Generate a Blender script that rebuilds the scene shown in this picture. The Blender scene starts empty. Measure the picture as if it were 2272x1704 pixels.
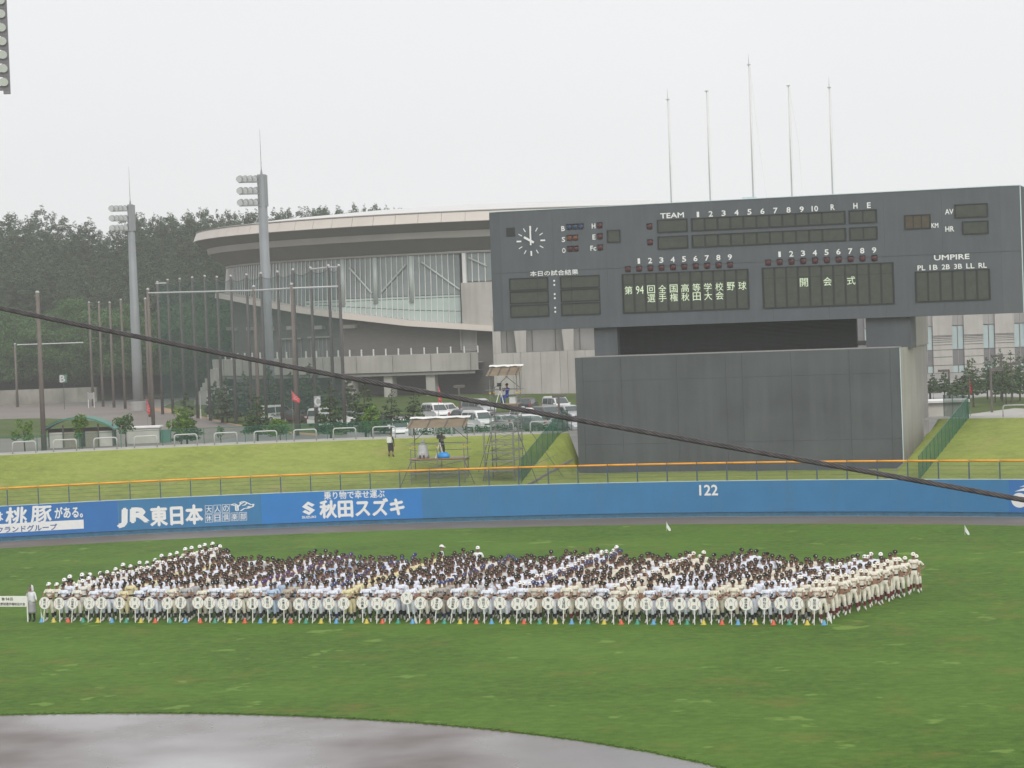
import bpy, bmesh, math, random
import numpy as np
from mathutils import Vector, Matrix
from mathutils.bvhtree import BVHTree
random.seed(7); rng = np.random.default_rng(7)
scene = bpy.context.scene
COL = scene.collection

# ------------------------------------------------------------------ camera
# field coordinates: home plate at the origin, +y towards centre field, metres
CAM = np.array([34.598, -25.806, 12.878]); YAW, PITCH, ROLL, FPX = 0.30945, -0.02731, 0.03723, 5329.1
_f = np.array([-math.sin(YAW)*math.cos(PITCH), math.cos(YAW)*math.cos(PITCH), math.sin(PITCH)])
_r0 = np.array([math.cos(YAW), math.sin(YAW), 0.0]); _u0 = np.cross(_r0, _f)
_r = math.cos(ROLL)*_r0 - math.sin(ROLL)*_u0; _u = math.sin(ROLL)*_r0 + math.cos(ROLL)*_u0
cd = bpy.data.cameras.new('camera'); cam = bpy.data.objects.new('camera', cd); COL.objects.link(cam)
cd.sensor_width = 36.0; cd.lens = FPX/2272*36.0; cd.clip_start = 0.2; cd.clip_end = 6000
cam.matrix_world = Matrix(((_r[0], _u[0], -_f[0], CAM[0]), (_r[1], _u[1], -_f[1], CAM[1]), (_r[2], _u[2], -_f[2], CAM[2]), (0, 0, 0, 1)))
scene.camera = cam

def ray(px, py): return (px-1136)/FPX*_r - (py-852)/FPX*_u + _f
def on_z(px, py, z=0.0):
    d = ray(px, py); return CAM + d*((z-CAM[2])/d[2])
def on_y(px, py, Y):
    d = ray(px, py); return CAM + d*((Y-CAM[1])/d[1])
def at_depth(px, py, D): return CAM + ray(px, py)*D

# ------------------------------------------------------------------ world, sun, exposure
w = bpy.data.worlds.new('World'); scene.world = w; w.use_nodes = True
nt = w.node_tree; nt.nodes.clear()
out = nt.nodes.new('ShaderNodeOutputWorld'); bg = nt.nodes.new('ShaderNodeBackground')
sky = nt.nodes.new('ShaderNodeTexSky'); sky.sky_type = 'NISHITA'; sky.sun_disc = False
SUN_EL, SUN_AZ = math.radians(42), math.radians(152)      # behind the stand, high, veiled by cloud
sky.sun_elevation = SUN_EL; sky.sun_rotation = SUN_AZ; sky.dust_density = 4.0
mul = nt.nodes.new('ShaderNodeVectorMath'); mul.operation = 'SCALE'; mul.inputs['Scale'].default_value = 0.09
nt.links.new(sky.outputs[0], mul.inputs[0])
tc = nt.nodes.new('ShaderNodeTexCoord'); nz = nt.nodes.new('ShaderNodeTexNoise')
nz.inputs['Scale'].default_value = 1.6; nz.inputs['Detail'].default_value = 4
nt.links.new(tc.outputs['Generated'], nz.inputs['Vector'])
rp = nt.nodes.new('ShaderNodeValToRGB'); rp.color_ramp.elements[0].position = 0.3; rp.color_ramp.elements[1].position = 0.7
rp.color_ramp.elements[0].color = (0.86, 0.865, 0.88, 1); rp.color_ramp.elements[1].color = (0.93, 0.932, 0.94, 1)
nt.links.new(nz.outputs['Fac'], rp.inputs['Fac'])
mx = nt.nodes.new('ShaderNodeMixRGB'); mx.inputs['Fac'].default_value = 0.92
nt.links.new(mul.outputs[0], mx.inputs[1]); nt.links.new(rp.outputs[0], mx.inputs[2])
nt.links.new(mx.outputs[0], bg.inputs['Color']); bg.inputs['Strength'].default_value = 1.0
nt.links.new(bg.outputs[0], out.inputs['Surface'])
sd = bpy.data.lights.new('sun', 'SUN'); sd.energy = 1.5; sd.angle = math.radians(35); sd.color = (1.0, 0.985, 0.95)
so = bpy.data.objects.new('sun', sd); COL.objects.link(so)
_sdir = Vector((math.sin(SUN_AZ)*math.cos(SUN_EL), math.cos(SUN_AZ)*math.cos(SUN_EL), math.sin(SUN_EL)))
so.rotation_euler = _sdir.to_track_quat('Z', 'Y').to_euler()
vs = scene.view_settings; vs.view_transform = 'Standard'; vs.look = 'None'; vs.exposure = 0.1; vs.gamma = 1.0; vs.use_curve_mapping = False
cy = scene.cycles; cy.use_denoising = True; cy.max_bounces = 8; cy.diffuse_bounces = 3; cy.glossy_bounces = 3
cy.transparent_max_bounces = 24; cy.volume_bounces = 5; cy.transmission_bounces = 4; cy.caustics_reflective = False; cy.caustics_refractive = False

# ------------------------------------------------------------------ materials
MATS = {}
def newmat(name):
    m = bpy.data.materials.new(name); m.use_nodes = True; MATS[name] = m
    return m, m.node_tree, m.node_tree.nodes['Principled BSDF']
def mat(name, col, rough=0.6, var=0.12, scale=3.0, metal=0.0, bump=0.0, bscale=20.0, spec=0.5, coords='Object', stretch=(1, 1, 1), streak=None):
    """Principled with a noise that darkens/lightens the base colour a little; streak = (colour, amount, (sx,sy,sz)) adds run marks."""
    m, t, b = newmat(name); n = t.nodes; L = t.links
    b.inputs['Roughness'].default_value = rough; b.inputs['Metallic'].default_value = metal
    b.inputs['Specular IOR Level'].default_value = spec
    tcn = n.new('ShaderNodeTexCoord'); mp = n.new('ShaderNodeMapping'); mp.inputs['Scale'].default_value = stretch
    L.new(tcn.outputs[coords], mp.inputs['Vector'])
    ns = n.new('ShaderNodeTexNoise'); ns.inputs['Scale'].default_value = scale; ns.inputs['Detail'].default_value = 5
    L.new(mp.outputs[0], ns.inputs['Vector'])
    r = n.new('ShaderNodeValToRGB'); c = np.array(col)
    r.color_ramp.elements[0].position = 0.3; r.color_ramp.elements[1].position = 0.7
    r.color_ramp.elements[0].color = (*np.clip(c*(1-var), 0, 1), 1); r.color_ramp.elements[1].color = (*np.clip(c*(1+var), 0, 1), 1)
    L.new(ns.outputs['Fac'], r.inputs['Fac']); last = r.outputs[0]
    if streak:
        sc, amt, ss = streak
        mp2 = n.new('ShaderNodeMapping'); mp2.inputs['Scale'].default_value = ss; L.new(tcn.outputs[coords], mp2.inputs['Vector'])
        n2 = n.new('ShaderNodeTexNoise'); n2.inputs['Scale'].default_value = 1.0; n2.inputs['Detail'].default_value = 4; L.new(mp2.outputs[0], n2.inputs['Vector'])
        r2 = n.new('ShaderNodeValToRGB'); r2.color_ramp.elements[0].position = 0.45; r2.color_ramp.elements[1].position = 0.72
        r2.color_ramp.elements[0].color = (0, 0, 0, 1); r2.color_ramp.elements[1].color = (amt, amt, amt, 1); L.new(n2.outputs['Fac'], r2.inputs['Fac'])
        mm = n.new('ShaderNodeMixRGB'); L.new(r2.outputs[0], mm.inputs['Fac']); L.new(last, mm.inputs[1]); mm.inputs[2].default_value = (*sc, 1); last = mm.outputs[0]
    L.new(last, b.inputs['Base Color'])
    if bump:
        n3 = n.new('ShaderNodeTexNoise'); n3.inputs['Scale'].default_value = bscale; n3.inputs['Detail'].default_value = 4; L.new(mp.outputs[0], n3.inputs['Vector'])
        bp = n.new('ShaderNodeBump'); bp.inputs['Strength'].default_value = bump; bp.inputs['Distance'].default_value = 0.05
        L.new(n3.outputs['Fac'], bp.inputs['Height']); L.new(bp.outputs[0], b.inputs['Normal'])
    return m
def objcolor_mat(name, rough=0.8, attr=None):
    m, t, b = newmat(name); n = t.nodes; L = t.links; b.inputs['Roughness'].default_value = rough; b.inputs['Specular IOR Level'].default_value = 0.2
    if attr: s = n.new('ShaderNodeAttribute'); s.attribute_name = attr; o = s.outputs['Color']
    else: s = n.new('ShaderNodeObjectInfo'); o = s.outputs['Color']
    tcn = n.new('ShaderNodeTexCoord'); ns = n.new('ShaderNodeTexNoise'); ns.inputs['Scale'].default_value = 9; ns.inputs['Detail'].default_value = 3
    L.new(tcn.outputs['Object'], ns.inputs['Vector'])
    r = n.new('ShaderNodeValToRGB'); r.color_ramp.elements[0].position = 0.3; r.color_ramp.elements[1].position = 0.65
    r.color_ramp.elements[0].color = (0.84, 0.84, 0.85, 1); r.color_ramp.elements[1].color = (1, 1, 1, 1); L.new(ns.outputs['Fac'], r.inputs['Fac'])
    mm = n.new('ShaderNodeMixRGB'); mm.blend_type = 'MULTIPLY'; mm.inputs['Fac'].default_value = 1; L.new(o, mm.inputs[1]); L.new(r.outputs[0], mm.inputs[2])
    L.new(mm.outputs[0], b.inputs['Base Color'])
    bp = n.new('ShaderNodeBump'); bp.inputs['Strength'].default_value = 0.5; bp.inputs['Distance'].default_value = 0.02
    L.new(ns.outputs['Fac'], bp.inputs['Height']); L.new(bp.outputs[0], b.inputs['Normal'])
    return m
def net_mat(name, col, opacity, rough=0.7):
    m, t, b = newmat(name); n = t.nodes; L = t.links
    b.inputs['Base Color'].default_value = (*col, 1); b.inputs['Roughness'].default_value = rough; b.inputs['Specular IOR Level'].default_value = 0.1
    tr = n.new('ShaderNodeBsdfTransparent'); mxs = n.new('ShaderNodeMixShader')
    tcn = n.new('ShaderNodeTexCoord'); ns = n.new('ShaderNodeTexNoise'); ns.inputs['Scale'].default_value = 2.0; L.new(tcn.outputs['Object'], ns.inputs['Vector'])
    r = n.new('ShaderNodeMapRange'); r.inputs['To Min'].default_value = opacity*0.8; r.inputs['To Max'].default_value = opacity*1.2; L.new(ns.outputs['Fac'], r.inputs['Value'])
    L.new(r.outputs[0], mxs.inputs['Fac']); L.new(tr.outputs[0], mxs.inputs[1]); L.new(b.outputs[0], mxs.inputs[2])
    L.new(mxs.outputs[0], n['Material Output'].inputs['Surface'])
    return m
def leaf_mat(name, c0, c1, rough=0.6, trans=0.25):
    m, t, b = newmat(name); n = t.nodes; L = t.links
    g = n.new('ShaderNodeNewGeometry'); r = n.new('ShaderNodeValToRGB')
    r.color_ramp.elements[0].color = (*c0, 1); r.color_ramp.elements[1].color = (*c1, 1); L.new(g.outputs['Random Per Island'], r.inputs['Fac'])
    L.new(r.outputs[0], b.inputs['Base Color']); b.inputs['Roughness'].default_value = rough; b.inputs['Specular IOR Level'].default_value = 0.25
    tl = n.new('ShaderNodeBsdfTranslucent'); L.new(r.outputs[0], tl.inputs['Color']); mxs = n.new('ShaderNodeMixShader'); mxs.inputs['Fac'].default_value = trans
    L.new(b.outputs[0], mxs.inputs[1]); L.new(tl.outputs[0], mxs.inputs[2]); L.new(mxs.outputs[0], n['Material Output'].inputs['Surface'])
    return m
def emit_mat(name, col, strength):
    m, t, b = newmat(name); b.inputs['Base Color'].default_value = (*col, 1); b.inputs['Emission Color'].default_value = (*col, 1); b.inputs['Emission Strength'].default_value = strength
    return m

# field grass: mown turf with darker and straw-coloured drifts and paler green patches
def turf(name, base, dark, straw, pale, straw_amt, pale_amt):
    m, t, b = newmat(name); n = t.nodes; L = t.links; b.inputs['Roughness'].default_value = 0.85; b.inputs['Specular IOR Level'].default_value = 0.12
    tcn = n.new('ShaderNodeTexCoord')
    def noise(scale, detail, stretch=(1, 1, 1), rot=0.0, off=0.0):
        mp = n.new('ShaderNodeMapping'); mp.inputs['Scale'].default_value = stretch; mp.inputs['Rotation'].default_value = (0, 0, rot); mp.inputs['Location'].default_value = (off, off*0.7, 0)
        L.new(tcn.outputs['Object'], mp.inputs['Vector']); x = n.new('ShaderNodeTexNoise'); x.inputs['Scale'].default_value = scale; x.inputs['Detail'].default_value = detail; x.inputs['Roughness'].default_value = 0.62
        L.new(mp.outputs[0], x.inputs['Vector']); return x.outputs['Fac']
    def ramp(fac, a, bq, c0=(0, 0, 0), c1=(1, 1, 1)):
        r = n.new('ShaderNodeValToRGB'); r.color_ramp.elements[0].position = a; r.color_ramp.elements[1].position = bq
        r.color_ramp.elements[0].color = (*c0, 1); r.color_ramp.elements[1].color = (*c1, 1); L.new(fac, r.inputs['Fac']); return r.outputs[0]
    def mixc(fac, a, c):
        x = n.new('ShaderNodeMixRGB')
        L.new(fac, x.inputs['Fac']); L.new(a, x.inputs[1]); x.inputs[2].default_value = (*c, 1); return x.outputs[0]
    fine = noise(2.2, 8); big = noise(0.09, 6); c = ramp(fine, 0.3, 0.72, dark, base)
    blades = noise(26.0, 3, (1, 1, 1)); bl = n.new('ShaderNodeMixRGB'); bl.blend_type = 'MULTIPLY'; bl.inputs['Fac'].default_value = 1
    L.new(c, bl.inputs[1]); L.new(ramp(blades, 0.25, 0.75, (0.62, 0.64, 0.6), (1.28, 1.25, 1.2)), bl.inputs[2]); c = bl.outputs[0]
    md = n.new('ShaderNodeMixRGB'); md.blend_type = 'MULTIPLY'; md.inputs['Fac'].default_value = 1; L.new(c, md.inputs[1]); L.new(ramp(noise(0.8, 6, off=5.0), 0.3, 0.7, (0.80, 0.83, 0.78), (1.12, 1.10, 1.1)), md.inputs[2]); c = md.outputs[0]
    c = mixc(ramp(big, 0.42, 0.66, (0, 0, 0), (0.5, 0.5, 0.5)), c, tuple(np.array(base)*1.12))
    s = noise(0.32, 7, off=13.0)
    c = mixc(ramp(s, 0.56, 0.72, (0, 0, 0), (straw_amt,)*3), c, straw)
    if pale_amt:
        p = noise(0.42, 3, (1.0, 1.0, 1), off=31.0)
        c = mixc(ramp(p, 0.635, 0.68, (0, 0, 0), (pale_amt,)*3), c, pale)
    L.new(c, b.inputs['Base Color'])
    bp = n.new('ShaderNodeBump'); bp.inputs['Strength'].default_value = 0.7; bp.inputs['Distance'].default_value = 0.06
    L.new(noise(18, 5), bp.inputs['Height']); L.new(bp.outputs[0], b.inputs['Normal'])
    return m
turf('field_turf', (0.116, 0.212, 0.030), (0.054, 0.120, 0.016), (0.21, 0.16, 0.045), (0.21, 0.33, 0.07), 0.5, 0.6)
turf('bank_turf', (0.31, 0.36, 0.085), (0.21, 0.265, 0.058), (0.40, 0.33, 0.13), (0.2, 0.26, 0.05), 0.5, 0.0)
turf('park_turf', (0.09, 0.135, 0.03), (0.055, 0.09, 0.02), (0.2, 0.15, 0.07), (0.2, 0.26, 0.05), 0.5, 0.0)

# wet infield clay: standing water, pale sky reflection painted in, between darker ridges
def wet_dirt(name, c0, c1, r0, r1, scale):
    m, t, b = newmat(name); n = t.nodes; L = t.links
    tcn = n.new('ShaderNodeTexCoord'); mp = n.new('ShaderNodeMapping'); mp.inputs['Scale'].default_value = (1, 1, 1); L.new(tcn.outputs['Object'], mp.inputs['Vector'])
    a = n.new('ShaderNodeTexNoise'); a.inputs['Scale'].default_value = scale; a.inputs['Detail'].default_value = 5; a.inputs['Roughness'].default_value = 0.5; L.new(mp.outputs[0], a.inputs['Vector'])
    r = n.new('ShaderNodeValToRGB'); r.color_ramp.elements[0].position = 0.38; r.color_ramp.elements[1].position = 0.62; r.color_ramp.elements[0].color = (*c0, 1); r.color_ramp.elements[1].color = (*c1, 1)
    L.new(a.outputs['Fac'], r.inputs['Fac']); L.new(r.outputs[0], b.inputs['Base Color'])
    q = n.new('ShaderNodeMapRange'); q.inputs['From Min'].default_value = 0.38; q.inputs['From Max'].default_value = 0.6; q.inputs['To Min'].default_value = r1; q.inputs['To Max'].default_value = r0
    L.new(a.outputs['Fac'], q.inputs['Value']); L.new(q.outputs[0], b.inputs['Roughness'])
    f = n.new('ShaderNodeTexNoise'); f.inputs['Scale'].default_value = 5; f.inputs['Detail'].default_value = 6; L.new(mp.outputs[0], f.inputs['Vector'])
    bp = n.new('ShaderNodeBump'); bp.inputs['Distance'].default_value = 0.006; bp.inputs['Strength'].default_value = 0.4
    L.new(f.outputs['Fac'], bp.inputs['Height']); L.new(bp.outputs[0], b.inputs['Normal'])
    return m
wet_dirt('infield_clay', (0.10, 0.072, 0.062), (0.30, 0.288, 0.29), 0.14, 0.42, 0.075)
wet_dirt('track_clay', (0.13, 0.108, 0.092), (0.165, 0.14, 0.122), 0.5, 0.75, 0.12)

mat('blue_wall', (0.034, 0.19, 0.40), 0.5, 0.05, 0.8, streak=((0.05, 0.17, 0.32), 0.5, (1.4, 1.4, 0.15)))
mat('blue_bright', (0.024, 0.20, 0.54), 0.45, 0.04, 0.8)
mat('blue_left', (0.026, 0.16, 0.45), 0.45, 0.05, 0.8)
mat('blue_base', (0.03, 0.12, 0.2), 0.6, 0.2, 3)
mat('orange_pad', (0.85, 0.36, 0.02), 0.45, 0.06, 4)
mat('post_blue', (0.05, 0.085, 0.15), 0.5, 0.1, 4)
net_mat('fence_wire', (0.06, 0.09, 0.13), 0.16)
net_mat('green_mesh', (0.02, 0.135, 0.085), 0.62)
net_mat('far_green_mesh', (0.03, 0.16, 0.11), 0.22)
net_mat('pole_net', (0.03, 0.10, 0.085), 0.34)
mat('green_post', (0.02, 0.14, 0.09), 0.5, 0.1, 4)
mat('white_paint', (0.82, 0.82, 0.82), 0.5, 0.03, 6)
mat('letter_blue', (0.05, 0.12, 0.33), 0.5, 0.03, 6)
mat('board_grey', (0.088, 0.098, 0.114), 0.6, 0.08, 0.5, streak=((0.112, 0.123, 0.14), 0.45, (2.5, 2.5, 0.25)))
mat('backscreen_grey', (0.074, 0.082, 0.092), 0.62, 0.2, 0.35, streak=((0.103, 0.112, 0.122), 0.6, (1.6, 1.6, 0.12)), bump=0.1, bscale=2)
mat('board_joint', (0.062, 0.07, 0.075), 0.7, 0.1, 3)
mat('louvre_black', (0.018, 0.02, 0.021), 0.5, 0.2, 2)
mat('display_frame', (0.024, 0.027, 0.026), 0.6, 0.1, 3)
mat('display_dark', (0.056, 0.062, 0.050), 0.5, 0.14, 2.5)
mat('display_brown', (0.075, 0.055, 0.035), 0.5, 0.15, 4)
emit_mat('display_glyph', (0.66, 0.76, 0.56), 0.2)
mat('lamp_red', (0.075, 0.014, 0.02), 0.35, 0.15, 5)
mat('lamp_orange', (0.16, 0.05, 0.025), 0.35, 0.15, 5)
mat('lamp_blue', (0.03, 0.045, 0.10), 0.35, 0.15, 5)
mat('trim_light', (0.55, 0.66, 0.68), 0.4, 0.05, 4)
mat('concrete', (0.42, 0.40, 0.37), 0.8, 0.10, 0.35, streak=((0.30, 0.285, 0.255), 0.55, (1.5, 1.5, 0.12)), bump=0.12, bscale=3)
mat('concrete_grey', (0.33, 0.32, 0.31), 0.8, 0.1, 0.3, streak=((0.25, 0.24, 0.23), 0.5, (1.2, 1.2, 0.2)))
mat('joint_dark', (0.13, 0.12, 0.11), 0.85, 0.1, 3)
mat('block_wall', (0.135, 0.127, 0.118), 0.85, 0.1, 0.8, stretch=(1, 1, 6))
mat('dark_recess', (0.085, 0.083, 0.08), 0.85, 0.12, 0.7)
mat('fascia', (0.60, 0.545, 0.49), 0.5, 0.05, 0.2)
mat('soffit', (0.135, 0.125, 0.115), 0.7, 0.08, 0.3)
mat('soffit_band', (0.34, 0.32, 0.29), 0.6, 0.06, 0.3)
mat('dome_metal', (0.66, 0.65, 0.63), 0.4, 0.05, 0.2)
mat('glass_facade', (0.20, 0.235, 0.23), 0.12, 0.22, 0.25, spec=0.6)
mat('glass_frost', (0.42, 0.50, 0.47), 0.3, 0.1, 0.3)
mat('glass_inner', (0.40, 0.45, 0.43), 0.4, 0.08, 0.5)
mat('glass_teal', (0.40, 0.50, 0.50), 0.25, 0.08, 0.5)
mat('mullion_white', (0.72, 0.72, 0.70), 0.5, 0.05, 2)
mat('panel_dark', (0.16, 0.155, 0.16), 0.7, 0.08, 1)
mat('steel', (0.24, 0.24, 0.245), 0.45, 0.15, 8, metal=0.4)
mat('steel_dark', (0.10, 0.10, 0.105), 0.5, 0.15, 8, metal=0.4)
mat('galvanised', (0.52, 0.53, 0.53), 0.5, 0.10, 6, metal=0.2)
mat('brown_metal', (0.10, 0.085, 0.075), 0.6, 0.15, 6)
mat('tower_grey', (0.235, 0.25, 0.26), 0.5, 0.07, 0.6, streak=((0.18, 0.19, 0.195), 0.4, (2, 2, 0.1)))
mat('pole_concrete', (0.155, 0.13, 0.112), 0.85, 0.16, 0.9, streak=((0.14, 0.115, 0.10), 0.7, (3, 3, 0.2)))
mat('pole_concrete_dark', (0.098, 0.093, 0.09), 0.85, 0.15, 0.9)
mat('lamp_glass', (0.82, 0.84, 0.83), 0.15, 0.03, 4)
mat('lamp_shell', (0.30, 0.31, 0.32), 0.35, 0.08, 4, metal=0.2)
mat('frame_mauve', (0.20, 0.185, 0.205), 0.6, 0.1, 2)
mat('asphalt', (0.155, 0.148, 0.142), 0.45, 0.14, 0.25, bump=0.1, bscale=8)
mat('park_dirt', (0.185, 0.155, 0.135), 0.6, 0.16, 0.10)
mat('path_pave', (0.40, 0.38, 0.35), 0.7, 0.1, 0.8)
mat('bare_earth', (0.36, 0.22, 0.13), 0.85, 0.2, 0.6)
mat('kerb_stone', (0.22, 0.205, 0.19), 0.8, 0.15, 2)
mat('bark', (0.085, 0.065, 0.05), 0.9, 0.25, 4)
leaf_mat('leaf_broad', (0.034, 0.085, 0.024), (0.115, 0.22, 0.06))  # leaf greens lightened, so some of the distant haze is painted in
leaf_mat('leaf_bright', (0.07, 0.15, 0.025), (0.19, 0.31, 0.05))
leaf_mat('leaf_pine', (0.042, 0.072, 0.038), (0.125, 0.175, 0.085), trans=0.2)  # needle colour raised to carry part of the haze over the hill
leaf_mat('leaf_pine_fresh', (0.035, 0.07, 0.025), (0.10, 0.155, 0.055), trans=0.12)
mat('hill_soil', (0.04, 0.05, 0.03), 0.9, 0.3, 0.2)
mat('retaining_stone', (0.26, 0.25, 0.22), 0.85, 0.28, 0.25, streak=((0.11, 0.12, 0.08), 0.8, (0.5, 0.5, 0.2)))
mat('roof_green', (0.055, 0.20, 0.15), 0.5, 0.08, 1)
mat('roof_pale', (0.55, 0.62, 0.60), 0.4, 0.08, 1)
mat('wall_cream', (0.55, 0.53, 0.48), 0.7, 0.08, 1)
mat('lattice_tan', (0.27, 0.235, 0.19), 0.8, 0.3, 14)
mat('flag_red', (0.55, 0.035, 0.045), 0.7, 0.08, 4)
mat('sign_green', (0.08, 0.2, 0.16), 0.6, 0.06, 4)
mat('sign_grey', (0.30, 0.31, 0.30), 0.6, 0.06, 4)
mat('tarp_tan', (0.20, 0.15, 0.095), 0.7, 0.15, 2)
mat('tarp_white', (0.78, 0.78, 0.76), 0.5, 0.05, 3)
mat('deck_wood', (0.33, 0.16, 0.09), 0.7, 0.2, 5)
mat('clamp_yellow', (0.75, 0.45, 0.03), 0.5, 0.1, 5)
mat('plastic_blue', (0.03, 0.28, 0.72), 0.4, 0.1, 4)
mat('plastic_clear', (0.62, 0.64, 0.66), 0.25, 0.1, 6)
mat('raincoat_grey', (0.50, 0.50, 0.50), 0.5, 0.1, 5)
mat('camera_black', (0.02, 0.02, 0.022), 0.4, 0.1, 5)
mat('tyre', (0.022, 0.022, 0.023), 0.8, 0.1, 5)
mat('rim_alloy', (0.5, 0.5, 0.5), 0.35, 0.08, 6, metal=0.6)
mat('car_glass', (0.055, 0.075, 0.075), 0.06, 0.12, 2, spec=0.7)
mat('head_lamp', (0.75, 0.77, 0.78), 0.1, 0.04, 5)
mat('tail_lamp', (0.38, 0.03, 0.03), 0.2, 0.08, 5)
mat('plate_white', (0.75, 0.76, 0.74), 0.5, 0.03, 5)
for nm, c in (('car_white', (0.80, 0.80, 0.79)), ('car_silver', (0.42, 0.43, 0.44)), ('car_grey', (0.11, 0.115, 0.12)), ('car_black', (0.018, 0.019, 0.021)), ('car_maroon', (0.10, 0.02, 0.025)), ('car_blue', (0.035, 0.06, 0.14))):
    mt = mat(nm, c, 0.28, 0.03, 2, metal=0.25 if nm == 'car_silver' else 0.0); mt.node_tree.nodes['Principled BSDF'].inputs['Coat Weight'].default_value = 0.5
mat('wire_steel', (0.085, 0.078, 0.078), 0.4, 0.3, 30, metal=0.55)
mat('sign_white', (0.86, 0.85, 0.80), 0.5, 0.03, 4)
mat('stitch_red', (0.42, 0.07, 0.06), 0.6, 0.05, 5)
mat('ink_black', (0.03, 0.03, 0.035), 0.6, 0.05, 5)
mat('skin', (0.31, 0.168, 0.108), 0.6, 0.12, 6)
mat('hair_black', (0.018, 0.015, 0.014), 0.6, 0.1, 8)
mat('shoe_white', (0.62, 0.60, 0.56), 0.6, 0.15, 10)
mat('under_black', (0.022, 0.022, 0.028), 0.8, 0.1, 8)
mat('sock_black', (0.02, 0.02, 0.026), 0.8, 0.1, 8)
mat('sock_maroon', (0.16, 0.016, 0.028), 0.8, 0.1, 8)
mat('sock_navy', (0.022, 0.032, 0.10), 0.8, 0.1, 8)
mat('trouser_black', (0.025, 0.025, 0.027), 0.75, 0.15, 6)
mat('coat_clear', (0.66, 0.67, 0.68), 0.35, 0.1, 6)
mat('coat_skirt', (0.30, 0.295, 0.30), 0.5, 0.12, 6)
mat('jacket_blue', (0.03, 0.055, 0.33), 0.6, 0.15, 6)
mat('vest_beige', (0.36, 0.32, 0.27), 0.7, 0.12, 6)
mat('emblem_gold', (0.62, 0.52, 0.28), 0.6, 0.05, 6)
mat('emblem_dark', (0.10, 0.02, 0.03), 0.6, 0.05, 6)
for nm, c in (('ink_navy', (0.03, 0.04, 0.11)), ('ink_maroon', (0.30, 0.03, 0.06)), ('ink_brown', (0.24, 0.14, 0.05)), ('ink_yellow', (0.62, 0.50, 0.04))): mat(nm, c, 0.7, 0.05, 6)
for nm, c in (('cone_orange', (0.68, 0.11, 0.05)), ('cone_yellow', (0.62, 0.50, 0.06)), ('cone_green', (0.05, 0.30, 0.21)), ('cone_blue', (0.12, 0.36, 0.62))): mat(nm, c, 0.4, 0.05, 5)
objcolor_mat('uniform'); objcolor_mat('cap_cloth', 0.75); objcolor_mat('crowd_cloth', 0.8, 'tint')

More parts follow.
